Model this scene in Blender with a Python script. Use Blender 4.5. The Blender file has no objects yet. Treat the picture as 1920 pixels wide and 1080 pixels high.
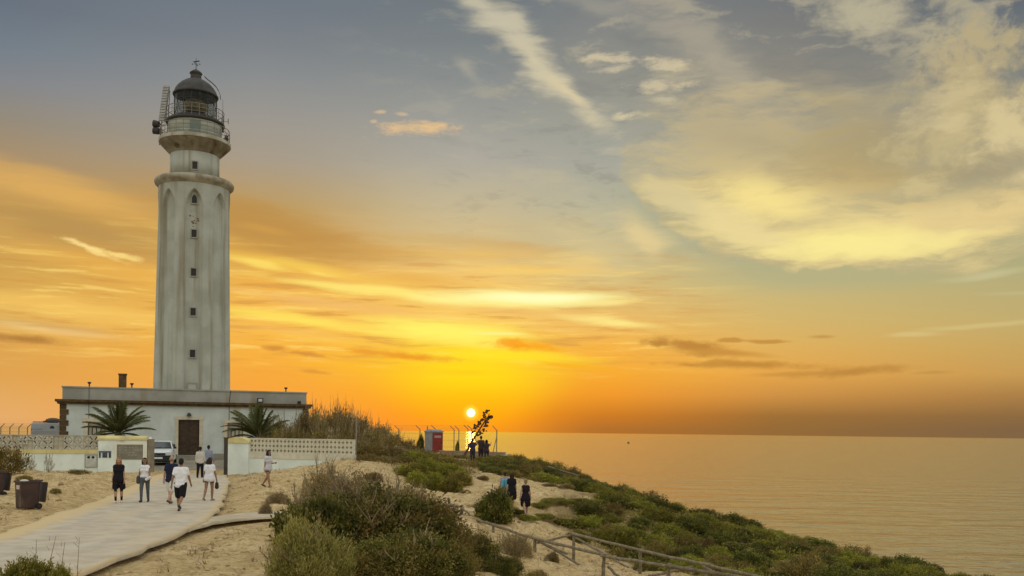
import bpy, math, random
import numpy as np
from mathutils import Vector, Matrix

SC = bpy.context.scene
COL = SC.collection
R = math.radians
rnd = random.Random(7)

# ------------------------------------------------------------------ camera, sky, sun, exposure
F, HX, HY, ROLL, CAMZ = 1750.0, 960.0, 810.0, R(0.7), 14.0

def unroll(px, py):
    dx, dy = px - HX, py - HY
    c, s = math.cos(ROLL), math.sin(ROLL)
    return dx * c + dy * s, -dx * s + dy * c

def at(px, py, Y):
    """world point seen at that pixel of the photograph, Y metres in front of the camera"""
    a, b = unroll(px, py)
    return Vector((a * Y / F, Y, CAMZ - b * Y / F))

def azel(px, py):
    a, b = unroll(px, py)
    return math.atan2(a, F), math.atan2(-b, math.hypot(a, F))

cam_data = bpy.data.cameras.new('camera')
cam = bpy.data.objects.new('camera', cam_data)
COL.objects.link(cam)
cam_data.sensor_fit = 'HORIZONTAL'
cam_data.sensor_width = 36.0
cam_data.lens = 36.0 * F / 1920.0
cam_data.shift_y = (HY - 540.0) / 1920.0
cam_data.clip_start = 0.1
cam_data.clip_end = 90000.0
cam.matrix_world = Matrix.Translation((0, 0, CAMZ)) @ Matrix.Rotation(R(90), 4, 'X') @ Matrix.Rotation(ROLL, 4, 'Z')
SC.camera = cam

SC.view_settings.view_transform = 'Standard'
SC.view_settings.look = 'None'
SC.view_settings.exposure = 0.0
SC.view_settings.gamma = 1.0
SC.view_settings.use_curve_mapping = False
SC.render.engine = 'CYCLES'
SC.cycles.use_denoising = True
SC.cycles.max_bounces = 8
SC.cycles.transparent_max_bounces = 12
SC.cycles.sample_clamp_indirect = 4.0

def lin(c):
    return tuple(((v / 255.0) / 12.92 if v <= 10 else ((v / 255.0 + 0.055) / 1.055) ** 2.4) for v in c)

SUN_AZ, SUN_EL = azel(883, 774)
SUN_DIR = Vector((math.sin(SUN_AZ) * math.cos(SUN_EL), math.cos(SUN_AZ) * math.cos(SUN_EL), math.sin(SUN_EL)))
sun_data = bpy.data.lights.new('sun', 'SUN')
sun_data.energy = 0.003
sun_data.color = (1.0, 0.50, 0.12)
sun_data.angle = R(0.53)
sun = bpy.data.objects.new('sun', sun_data)
COL.objects.link(sun)
sun.rotation_euler = SUN_DIR.to_track_quat('Z', 'Y').to_euler()

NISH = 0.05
AMBIENT_UP = (1.10, 1.09, 1.02)      # made-up bright overcast in the unseen sky overhead and behind, lights the land
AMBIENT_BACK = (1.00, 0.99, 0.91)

def build_sky():
    w = bpy.data.worlds.new('World')
    SC.world = w
    w.use_nodes = True
    nt = w.node_tree
    nt.nodes.clear()
    L = nt.links.new

    def N(t, **kw):
        n = nt.nodes.new(t)
        for k, v in kw.items():
            setattr(n, k, v)
        return n

    def put(sock, v):
        if hasattr(v, 'is_output'):
            L(v, sock)
        else:
            sock.default_value = v

    def M(op, a, b=0.0, c=0.0, clamp=False):
        n = N('ShaderNodeMath', operation=op, use_clamp=clamp)
        put(n.inputs[0], a); put(n.inputs[1], b); put(n.inputs[2], c)
        return n.outputs[0]

    def MR(v, a, b, c=0.0, d=1.0, smooth=True):
        n = N('ShaderNodeMapRange', interpolation_type='SMOOTHSTEP' if smooth else 'LINEAR', clamp=True)
        for i, x in enumerate((v, a, b, c, d)):
            put(n.inputs[i], x)
        return n.outputs[0]

    def MIX(f, a, b):
        n = N('ShaderNodeMix', data_type='RGBA', clamp_factor=True)
        put(n.inputs['Factor'], f)
        for s, v in ((n.inputs[6], a), (n.inputs[7], b)):
            if hasattr(v, 'is_output'):
                L(v, s)
            else:
                s.default_value = (*v, 1.0)
        return n.outputs[2]

    D = N('ShaderNodeTexCoord').outputs['Generated']
    sep = N('ShaderNodeSeparateXYZ')
    L(D, sep.inputs[0])
    az = M('ARCTAN2', sep.outputs[0], sep.outputs[1])
    el = M('ARCSINE', sep.outputs[2])
    comb = N('ShaderNodeCombineXYZ')
    L(az, comb.inputs[0]); L(el, comb.inputs[1])
    P0 = comb.outputs[0]

    def noise(vec, scale, sx, sy, rot, detail=5.0, rough=0.55, off=0.0):
        m = N('ShaderNodeMapping', vector_type='POINT')
        L(vec, m.inputs[0])
        m.inputs['Location'].default_value = (off, off * 0.7, 0)
        m.inputs['Rotation'].default_value = (0, 0, rot)
        m.inputs['Scale'].default_value = (sx, sy, 1)
        n = N('ShaderNodeTexNoise', noise_dimensions='2D')
        L(m.outputs[0], n.inputs['Vector'])
        n.inputs['Scale'].default_value = scale
        n.inputs['Detail'].default_value = detail
        n.inputs['Roughness'].default_value = rough
        return n

    nz_warp = noise(P0, 9.0, 1, 1.6, 0.0, 3.0, 0.5, 3.1)
    wv = N('ShaderNodeVectorMath', operation='SUBTRACT')
    L(nz_warp.outputs['Color'], wv.inputs[0]); wv.inputs[1].default_value = (.5, .5, .5)
    ws = N('ShaderNodeVectorMath', operation='MULTIPLY')
    L(wv.outputs[0], ws.inputs[0]); ws.inputs[1].default_value = (0.05, 0.022, 0)
    wa = N('ShaderNodeVectorMath', operation='ADD')
    L(P0, wa.inputs[0]); L(ws.outputs[0], wa.inputs[1])
    PW = wa.outputs[0]
    wb = N('ShaderNodeVectorMath', operation='MULTIPLY_ADD')
    L(wv.outputs[0], wb.inputs[0]); wb.inputs[1].default_value = (0.03, 0.006, 0); L(P0, wb.inputs[2])
    PS = wb.outputs[0]

    n_cirrus = M('SUBTRACT', noise(PW, 10.0, 1.0, 4.5, R(32), 7.0, 0.62, 0.0).outputs[0], 0.5)
    n_streak = M('SUBTRACT', noise(PW, 7.0, 1.0, 9.0, R(4), 6.0, 0.6, 5.0).outputs[0], 0.5)
    n_puff = M('SUBTRACT', noise(PW, 30.0, 1.0, 1.35, R(8), 7.0, 0.62, 9.0).outputs[0], 0.5)
    n_fine = M('SUBTRACT', noise(PS, 42.0, 1.0, 2.6, R(5), 7.0, 0.66, 14.0).outputs[0], 0.5)
    n_strand = M('SUBTRACT', noise(PS, 11.0, 1.0, 13.0, R(5), 7.0, 0.62, 21.0).outputs[0], 0.5)
    n_wisp = M('SUBTRACT', noise(PW, 13.0, 1.0, 3.6, R(38), 8.0, 0.64, 27.0).outputs[0], 0.5)
    NO = {'c': n_cirrus, 's': n_streak, 'p': n_puff, 'f': n_fine}

    # clear-sky gradient: columns of azimuth, stops of elevation
    cols = [0, 480, 880, 1150, 1450, 1900]
    rows = [805, 780, 740, 700, 650, 600, 520, 450, 380, 300, 220, 150, 80, 0]
    T = {
        0:    [(222,165,105),(228,172,105),(225,168,95),(222,162,82),(222,165,82),(226,178,92),(212,165,82),(200,158,85),(206,160,86),(170,143,106),(148,138,122),(132,134,138),(116,126,136),(104,114,126)],
        480:  [(240,150,70),(242,155,65),(243,162,62),(245,168,60),(246,178,65),(246,186,80),(236,176,76),(208,158,76),(188,155,98),(168,155,135),(155,150,142),(140,142,142),(125,130,135),(112,120,130)],
        880:  [(245,148,30),(250,152,22),(250,172,22),(250,192,34),(250,200,58),(248,200,95),(242,198,110),(212,188,135),(195,182,148),(172,168,155),(155,155,148),(138,142,140),(124,130,132),(112,121,126)],
        1150: [(170,108,45),(198,120,38),(236,150,45),(245,170,50),(243,178,70),(233,185,100),(213,188,125),(190,182,145),(182,178,152),(165,165,152),(156,156,144),(146,145,136),(136,137,132),(124,127,128)],
        1450: [(145,105,55),(155,110,55),(205,145,70),(228,165,75),(222,175,92),(212,180,108),(195,182,128),(180,178,138),(172,172,140),(170,164,138),(158,151,132),(144,139,126),(130,129,124),(116,119,120)],
        1900: [(128,100,68),(140,106,65),(172,128,72),(200,155,85),(200,165,95),(195,172,110),(182,172,122),(168,168,128),(165,160,125),(150,148,128),(146,143,128),(132,133,126),(116,121,122),(98,106,114)],
    }
    EMAX = 0.47
    fac = M('DIVIDE', el, EMAX, clamp=True)
    ramps = []
    for cx in cols:
        n = N('ShaderNodeValToRGB')
        L(fac, n.inputs[0])
        cr = n.color_ramp
        cr.interpolation = 'EASE'
        stops = [(max(0.0, azel(cx, r)[1] / EMAX), lin(c)) for r, c in zip(rows, T[cx])]
        cr.interpolation = 'LINEAR'
        cr.elements[0].position = stops[0][0]; cr.elements[0].color = (*stops[0][1], 1)
        cr.elements[1].position = stops[-1][0]; cr.elements[1].color = (*stops[-1][1], 1)
        for p, c in stops[1:-1]:
            e = cr.elements.new(p); e.color = (*c, 1)
        ramps.append(n.outputs[0])
    col = ramps[0]
    for i in range(1, len(cols)):
        a0, a1 = azel(cols[i - 1], 700)[0], azel(cols[i], 700)[0]
        col = MIX(MR(az, a0, a1, smooth=(i in (2, 3))), col, ramps[i])

    # clouds:  px, py, rx, ry, slope(deg, + is down to the right), colour, strength, noise kind, noise gain, inner, outer
    # thin strands through the whole golden band, and wisps through the higher sky
    band = M('MULTIPLY', MR(el, R(2.6), R(5.5)), MR(el, R(13.5), R(8.0)))
    band = M('MULTIPLY', band, MR(az, R(17), R(4)))
    col = MIX(M('MULTIPLY', M('MULTIPLY', MR(n_strand, 0.02, 0.20), band), 0.55), col, lin((255, 222, 122)))
    col = MIX(M('MULTIPLY', M('MULTIPLY', MR(n_strand, -0.02, -0.20), band), 0.60), col, lin((206, 146, 72)))
    highb = M('MULTIPLY', MR(el, R(8), R(14)), MR(az, R(-14), R(6)))
    col = MIX(M('MULTIPLY', M('MULTIPLY', MR(n_wisp, 0.02, 0.22), highb), 0.42), col, lin((196, 184, 152)))
    col = MIX(M('MULTIPLY', M('MULTIPLY', MR(n_wisp, -0.02, -0.20), highb), 0.30), col, lin((118, 120, 118)))

    # one cloud = one use of this group; it waits for the colour before it, so that the shader stack stays small
    cg = bpy.data.node_groups.new('cloud', 'ShaderNodeTree')
    for nm, ty in (('After', 'Color'), ('Vector', 'Vector'), ('Noise', 'Float'), ('Loc', 'Vector'), ('Rot', 'Vector'), ('Scale', 'Vector'), ('Gain', 'Float'), ('Inner', 'Float'), ('Outer', 'Float'), ('Strength', 'Float'), ('Tint', 'Color')):
        cg.interface.new_socket(nm, in_out='INPUT', socket_type='NodeSocket' + ty)
    cg.interface.new_socket('Color', in_out='OUTPUT', socket_type='NodeSocketColor')
    cg.interface.new_socket('Mask', in_out='OUTPUT', socket_type='NodeSocketFloat')
    gi, go = cg.nodes.new('NodeGroupInput'), cg.nodes.new('NodeGroupOutput')
    GL = cg.links.new
    wait = cg.nodes.new('ShaderNodeVectorMath'); wait.operation = 'MULTIPLY_ADD'; wait.inputs[1].default_value = (1e-9,) * 3
    GL(gi.outputs['After'], wait.inputs[0]); GL(gi.outputs['Vector'], wait.inputs[2])
    mp = cg.nodes.new('ShaderNodeMapping'); mp.vector_type = 'TEXTURE'
    GL(wait.outputs[0], mp.inputs[0]); GL(gi.outputs['Loc'], mp.inputs['Location']); GL(gi.outputs['Rot'], mp.inputs['Rotation']); GL(gi.outputs['Scale'], mp.inputs['Scale'])
    ln = cg.nodes.new('ShaderNodeVectorMath'); ln.operation = 'LENGTH'; GL(mp.outputs[0], ln.inputs[0])
    ma = cg.nodes.new('ShaderNodeMath'); ma.operation = 'MULTIPLY_ADD'
    GL(gi.outputs['Noise'], ma.inputs[0]); GL(gi.outputs['Gain'], ma.inputs[1]); GL(ln.outputs['Value'], ma.inputs[2])
    mr = cg.nodes.new('ShaderNodeMapRange'); mr.interpolation_type = 'SMOOTHSTEP'
    GL(ma.outputs[0], mr.inputs[0]); GL(gi.outputs['Outer'], mr.inputs[1]); GL(gi.outputs['Inner'], mr.inputs[2])
    ms = cg.nodes.new('ShaderNodeMath'); ms.operation = 'MULTIPLY'; GL(mr.outputs[0], ms.inputs[0]); GL(gi.outputs['Strength'], ms.inputs[1])
    mx = cg.nodes.new('ShaderNodeMix'); mx.data_type = 'RGBA'
    GL(ms.outputs[0], mx.inputs['Factor']); GL(gi.outputs['After'], mx.inputs[6]); GL(gi.outputs['Tint'], mx.inputs[7])
    GL(mx.outputs[2], go.inputs['Color']); GL(ms.outputs[0], go.inputs['Mask'])

    # clouds:  px, py, rx, ry, slope(deg, + is down to the right), colour, strength, noise kind, noise gain, inner, outer
    DEF = {'s': (1.1, 0.1, 1.2), 'c': (2.2, 0.0, 1.25), 'p': (2.2, 0.35, 1.1), 'f': (1.9, 0.05, 1.15), '': (0, 0.0, 1.35)}

    def cloud(col, px, py, rx, ry, rot, c, s, kind='s', gain=None, inner=None, outer=None, gate=None):
        g0, i0, o0 = DEF[kind]
        a, e = azel(px, py)
        n = N('ShaderNodeGroup'); n.node_tree = cg
        I = n.inputs
        L(col, I['After'])
        L({'': P0, 's': PS, 'f': PS}.get(kind, PW), I['Vector'])
        if kind:
            L(NO[kind], I['Noise'])
        I['Loc'].default_value = (a, e, 0); I['Rot'].default_value = (0, 0, -R(rot)); I['Scale'].default_value = (rx / F, ry / F, 1)
        I['Gain'].default_value = g0 if gain is None else gain
        I['Inner'].default_value = i0 if inner is None else inner
        I['Outer'].default_value = o0 if outer is None else outer
        if gate is None:
            I['Strength'].default_value = s
        else:
            L(M('MULTIPLY', gate, s), I['Strength'])
        I['Tint'].default_value = (*lin(c), 1)
        return n

    def mask(*a):
        return cloud(a[-1], *a[:5], (0, 0, 0), 1.0, *a[5:-1]).outputs['Mask']

    def blob(col, *b, gate=None):
        return cloud(col, *b, gate=gate).outputs['Color']

    B = [
        # sun glow
        (885, 702, 165, 78, 0, (252, 226, 18), .72, ''), (883, 766, 130, 50, 0, (253, 176, 16), .55, ''),
        # left golden bands
        (90, 352, 260, 34, 7, (230, 178, 92), .65), (130, 428, 270, 40, 9, (180, 142, 82), .72), (230, 505, 240, 24, 8, (238, 180, 80), .5),
        (110, 575, 260, 22, 4, (246, 198, 98), .75), (60, 608, 170, 9, 3, (205, 165, 110), .5), (120, 622, 150, 6, 3, (240, 200, 130), .55),
        (40, 634, 85, 10, 2, (178, 124, 60), .95, 'f', .8), (480, 420, 250, 52, 11, (186, 140, 72), .82), (500, 430, 60, 10, 6, (225, 170, 80), .4), (640, 458, 230, 30, 8, (194, 145, 74), .55), (880, 455, 200, 16, 3, (206, 168, 100), .5),
        # golden streaks over the sun
        (590, 505, 230, 13, 7, (255, 216, 90), .6), (480, 494, 70, 9, 10, (255, 222, 105), .8), (600, 512, 30, 5, 8, (255, 222, 105), .7),
        (900, 478, 240, 18, 1, (228, 180, 92), .55), (760, 522, 170, 18, 3, (230, 172, 78), .6), (1010, 508, 190, 12, 1, (250, 208, 108), .6),
        (700, 545, 330, 11, 5, (255, 234, 120), .8), (980, 560, 230, 19, 0, (255, 248, 160), 1.0, 's', .6), (1010, 558, 130, 11, 0, (255, 253, 190), .9, 's', .5),
        (640, 572, 260, 15, 5, (240, 186, 105), .75), (1000, 588, 220, 9, 3, (240, 192, 108), .75), (1130, 568, 80, 6, 0, (255, 235, 145), .6),
        (600, 606, 240, 13, 6, (255, 228, 95), .85), (830, 622, 190, 30, 3, (255, 242, 105), .95, 's', .8), (1150, 605, 110, 12, 7, (255, 236, 140), .8),
        (1060, 616, 110, 12, 4, (242, 192, 100), .6), (930, 626, 70, 4, 1, (255, 240, 140), .9, 's', .4), (640, 640, 190, 10, 5, (250, 196, 80), .6), (560, 622, 150, 9, 5, (244, 188, 95), .5),
        (960, 668, 180, 16, 2, (253, 232, 40), .6), (700, 690, 170, 14, 2, (250, 190, 40), .35),
        # dark little streaks
        (990, 650, 88, 12, 2, (246, 160, 26), .95, 'f', 1.4), (950, 644, 32, 10, 0, (244, 158, 30), .8, 'p', 1.2), (760, 667, 115, 10, 4, (234, 152, 42), .95, 'f', 1.3),
        (700, 661, 55, 5, 2, (232, 158, 52), .8, 's', .7), (1065, 686, 75, 6, 4, (246, 178, 34), .8), (880, 697, 70, 8, 1, (244, 196, 28), .55),
        (512, 652, 36, 6, 3, (210, 142, 60), .9, 'f', 1.4), (580, 665, 50, 6, 7, (210, 142, 60), .9, 'f', 1.4), (600, 699, 34, 5, 4, (218, 148, 58), .8, 'f', 1.4), (1290, 684, 18, 3, 0, (205, 146, 60), .9, 's', .5),
        (1240, 643, 60, 8, 2, (184, 128, 56), .95, 'f', 1.7), (1310, 653, 90, 17, 9, (190, 134, 60), 1.0, 'f', 1.5), (1350, 662, 100, 8, 4, (200, 144, 64), .95, 's', .8), (1372, 641, 30, 7, -3, (196, 142, 66), .9, 'p', 1.0),
        (1430, 638, 40, 6, -2, (194, 142, 66), .9, 'p', 1.0), (1537, 630, 28, 4, 0, (194, 148, 76), .9, 's', .5), (1400, 684, 170, 9, 1, (194, 138, 60), 1.0, 'f', 1.2), (1340, 681, 45, 8, 0, (196, 140, 60), .8, 'p', 1.0),
        (1590, 696, 125, 11, -3, (188, 136, 64), 1.0, 'f', 1.2), (1500, 700, 110, 6, -2, (198, 144, 66), .8), (1742, 700, 40, 4, 0, (190, 146, 76), .85, 's', .5),
        # high cirrus
        (1000, 110, 200, 32, 41, (212, 200, 166), .9, 'c', 2.1), (920, 25, 150, 42, 40, (196, 188, 164), .85, 'c', 2.0), (1065, 172, 50, 13, 36, (218, 202, 162), .8, 'c', 1.2),
        (868, 133, 30, 17, 50, (172, 166, 150), .6, 'c', 1.5), (880, 265, 90, 30, 40, (176, 170, 158), .4, 'c'),
        (1350, 130, 290, 62, 42, (170, 162, 142), .75, 'c', 1.8), (1500, 240, 190, 40, 34, (180, 168, 140), .6, 'c', 1.8), (1300, 60, 150, 34, 40, (165, 158, 142), .5, 'c'), (1110, 15, 120, 16, 10, (160, 156, 142), .6, 'c'),
        (1145, 107, 56, 11, 2, (208, 194, 160), .85, 'f', 2.4), (1152, 126, 42, 7, -6, (200, 188, 158), .8, 'f', 2.4), (1240, 121, 44, 14, 5, (208, 194, 160), .85, 'f', 2.4), (1232, 162, 62, 12, 2, (206, 192, 158), .85, 'f', 2.4),
        (1236, 187, 42, 7, 2, (196, 186, 156), .75, 'f', 2.4), (1172, 217, 44, 8, -2, (210, 196, 160), .9, 'f', 2.2),
        (784, 241, 76, 16, -5, (226, 190, 140), .95, 'f', 2.2), (722, 214, 13, 5, 0, (208, 182, 145), .8, 'p', .7), (762, 217, 15, 5, 0, (208, 182, 145), .7, 'p', .7), (717, 232, 9, 4, 0, (208, 182, 145), .7, 'p', .7),
        (165, 466, 58, 6, 16, (252, 220, 140), .95, 'f', 1.9), (228, 480, 48, 6, 9, (252, 220, 130), .85, 'f', 1.9), (195, 480, 50, 5, 12, (250, 214, 130), .7, 'f', 1.9),
        # veils beside the golden part
        (1205, 432, 70, 34, 25, (232, 208, 148), .8, 'c', 1.6), (1110, 470, 110, 60, 30, (216, 196, 142), .55, 'c', 1.8), (1225, 470, 30, 22, 60, (228, 204, 145), .5, 'c', 1.5), (1080, 500, 80, 22, 10, (248, 208, 120), .45, 'c', 1.5),
        (1845, 515, 66, 8, -5, (206, 198, 150), .7, 's', 1.0), (1720, 628, 46, 5, 0, (216, 194, 130), .7), (1860, 608, 105, 5, -4, (212, 194, 132), .6), (1890, 550, 70, 5, 6, (196, 188, 140), .4),
        (1320, 440, 190, 46, 24, (164, 167, 138), .6, '', 0.0, .2, 1.3), (1580, 512, 300, 34, 0, (176, 173, 132), .6, '', 0.0, .2, 1.3),
    ]
    G = [
        (1540, 400, 520, 200, 0, (190, 174, 130), .72, 'c', 1.2, .4, 1.2), (1440, 340, 250, 120, 30, (222, 198, 136), .8, 'c', 1.6), (1340, 400, 160, 40, 24, (226, 208, 150), .85, 'c', 1.4),
        (1500, 425, 300, 70, 8, (236, 214, 145), .8, 'c', 2.0), (1760, 430, 280, 70, -6, (232, 208, 144), .8, 'c', 2.1), (1440, 372, 110, 46, 20, (248, 226, 144), .85, 'c', 1.6),
        (1590, 458, 180, 34, 2, (250, 232, 146), 1.0, 'c', .9), (1850, 400, 160, 60, -14, (228, 202, 142), .7, 'c', 1.4), (1610, 330, 130, 50, 10, (222, 190, 118), .6, 'c', 1.6), (1640, 285, 230, 80, 6, (168, 152, 112), .75, 'c', 1.8), (1390, 270, 150, 60, 20, (168, 158, 132), .6, 'c', 1.8), (1250, 355, 60, 40, 30, (214, 196, 146), .7, 'c', 1.4), (1380, 425, 160, 34, 22, (234, 215, 152), .8, 'c', 1.7, .15, 1.2), (1640, 462, 210, 26, 0, (250, 234, 150), .8, 'c', 1.5, .1, 1.2), (1270, 380, 70, 34, 38, (214, 199, 150), .7, 'c', 1.6, .1, 1.2),
    ]
    K = [
        (1640, 22, 90, 50, 25, (190, 180, 150), .85, 'p', 2.2, .0, 1.25), (1600, 8, 66, 30, 20, (184, 176, 148), .6, 'p', 2.2, .0, 1.25), (1830, 45, 70, 80, -20, (176, 168, 142), .75, 'p', 3.0, .0, 1.2), (1770, 40, 60, 80, 20, (164, 158, 138), .7, 'p', 3.2, .0, 1.2), (1715, 80, 34, 36, 40, (176, 168, 142), .55, 'f', 3.0, .0, 1.2), (1745, 92, 40, 44, 30, (180, 170, 140), .6, 'f', 3.0, .0, 1.2),
        (1800, 165, 130, 96, -12, (192, 174, 130), .85, 'p', 2.6, .0, 1.25), (1870, 215, 120, 120, 0, (178, 164, 126), .6, 'p', 3.0, .0, 1.3), (1785, 180, 70, 34, -20, (208, 190, 144), .7, 'f', 2.6, .0, 1.25), (1790, 240, 120, 56, 10, (196, 180, 134), .8, 'p', 2.6, .0, 1.25), (1770, 228, 70, 24, 6, (212, 194, 146), .65, 'f', 2.6, .0, 1.25), (1680, 120, 40, 44, 20, (158, 152, 132), .55, 'f', 3.0, .0, 1.2),
        (1905, 230, 56, 60, 0, (214, 196, 148), .9, 'p', 2.6, .0, 1.2), (1912, 285, 54, 46, 0, (214, 196, 148), .85, 'p', 2.6, .0, 1.2), (1730, 350, 56, 22, -8, (206, 188, 138), .85, 'f', 2.2, .0, 1.2), (1795, 366, 38, 18, 0, (204, 186, 136), .75, 'f', 2.2, .0, 1.2),
        (1860, 320, 90, 20, -12, (150, 142, 118), .5, 'c', 2.0), (1690, 200, 70, 60, 20, (150, 146, 130), .4, 'c', 2.4),
    ]
    AZB = [-9.0, azel(560, 700)[0], azel(1180, 700)[0], azel(1520, 500)[0], 9.0]
    ELB = [-9.0, azel(960, 590)[1], azel(960, 330)[1], 9.0]

    def touches(b, a0, a1, e0, e1):
        a, e = azel(b[0], b[1])
        kind = b[7] if len(b) > 7 else 's'
        gain = b[8] if len(b) > 8 else {'s': 1.1, 'c': 2.2, 'p': 2.2, 'f': 1.9, '': 0}[kind]
        r = (1.4 + 0.33 * gain) / F
        t = R(b[4])
        w = math.hypot(b[2] * math.cos(t), b[3] * math.sin(t)) * r + 0.03
        h = math.hypot(b[2] * math.sin(t), b[3] * math.cos(t)) * r + 0.014
        return a + w > a0 and a - w < a1 and e + h > e0 and e - h < e1

    base = col

    def region(a0, a1, e0, e1):
        col = base
        for b in B:
            if touches(b, a0, a1, e0, e1):
                col = blob(col, *b)
        # the large sweeping cloud with its crisp lower edge, upper right
        if a1 > azel(1160, 300)[0] and e1 > azel(1500, 500)[1]:
            g1 = mask(1530, 262, 352, 222, 3, 'p', .13, .955, 1.005, col)
            g2 = mask(1830, 285, 330, 190, -10, 'p', .16, .945, 1.005, col)
            gate = M('MAXIMUM', g1, g2)
            for b in G:
                if touches(b, a0, a1, e0, e1):
                    col = blob(col, *b, gate=gate)
        for b in K:
            if touches(b, a0, a1, e0, e1):
                col = blob(col, *b)
        return col

    # all round and overhead, out of view: bright mottled overcast added to light the land
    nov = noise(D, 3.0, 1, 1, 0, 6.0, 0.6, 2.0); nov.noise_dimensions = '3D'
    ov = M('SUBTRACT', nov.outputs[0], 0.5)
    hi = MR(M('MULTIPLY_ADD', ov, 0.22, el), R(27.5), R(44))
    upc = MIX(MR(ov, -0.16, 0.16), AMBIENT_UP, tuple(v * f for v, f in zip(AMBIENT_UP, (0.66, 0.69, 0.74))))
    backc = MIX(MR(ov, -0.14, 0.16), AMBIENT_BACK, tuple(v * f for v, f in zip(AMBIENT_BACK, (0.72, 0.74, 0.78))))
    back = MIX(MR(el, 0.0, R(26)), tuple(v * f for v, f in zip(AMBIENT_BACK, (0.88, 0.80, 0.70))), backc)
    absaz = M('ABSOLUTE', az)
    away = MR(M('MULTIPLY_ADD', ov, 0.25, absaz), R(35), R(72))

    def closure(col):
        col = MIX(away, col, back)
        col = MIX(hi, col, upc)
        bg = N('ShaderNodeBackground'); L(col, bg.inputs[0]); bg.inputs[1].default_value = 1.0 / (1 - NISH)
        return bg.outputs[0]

    def closure_sun(col):
        # the sun's own disc
        sd = N('ShaderNodeVectorMath', operation='DISTANCE')
        L(D, sd.inputs[0]); sd.inputs[1].default_value = SUN_DIR
        halo = MR(sd.outputs['Value'], 0.0105, 0.0040)
        col = MIX(M('MULTIPLY', halo, 0.7), col, (1.0, 0.80, 0.06))
        col = MIX(MR(sd.outputs['Value'], 0.0050, 0.0040), col, (1.7, 1.5, 0.98))
        return closure(col)

    def MIXS(f, a, b):
        n = N('ShaderNodeMixShader')
        L(f, n.inputs[0]); L(a, n.inputs[1]); L(b, n.inputs[2])
        return n.outputs[0]

    # only the patch of sky that a ray meets is worked out (same picture on both sides of each seam)
    strips = []
    for i in range(len(AZB) - 1):
        sh = None
        for k in range(len(ELB) - 1):
            c = region(AZB[i], AZB[i + 1], ELB[k], ELB[k + 1])
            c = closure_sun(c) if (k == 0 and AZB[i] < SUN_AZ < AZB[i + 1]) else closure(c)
            sh = c if sh is None else MIXS(M('GREATER_THAN', el, ELB[k]), sh, c)
        strips.append(sh)
    sh = strips[0]
    for i in range(1, len(strips)):
        sh = MIXS(M('GREATER_THAN', az, AZB[i]), sh, strips[i])
    # beyond the reach of any single cloud: gradient and added overcast only
    far = M('MAXIMUM', M('GREATER_THAN', absaz, R(52)), M('GREATER_THAN', el, R(46)))
    far = M('MAXIMUM', far, M('LESS_THAN', el, R(-2)))
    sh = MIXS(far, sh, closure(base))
    nish = N('ShaderNodeTexSky', sky_type='NISHITA', sun_disc=False)
    nish.sun_elevation = SUN_EL
    nish.sun_rotation = SUN_AZ
    nish.altitude = 14.0
    bg2 = N('ShaderNodeBackground'); L(nish.outputs[0], bg2.inputs[0]); bg2.inputs[1].default_value = 0.05
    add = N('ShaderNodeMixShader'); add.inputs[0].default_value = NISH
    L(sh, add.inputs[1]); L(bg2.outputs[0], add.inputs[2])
    out = N('ShaderNodeOutputWorld'); L(add.outputs[0], out.inputs[0])
    w.cycles.sampling_method = 'MANUAL'
    w.cycles.sample_map_resolution = 512

build_sky()

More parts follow.
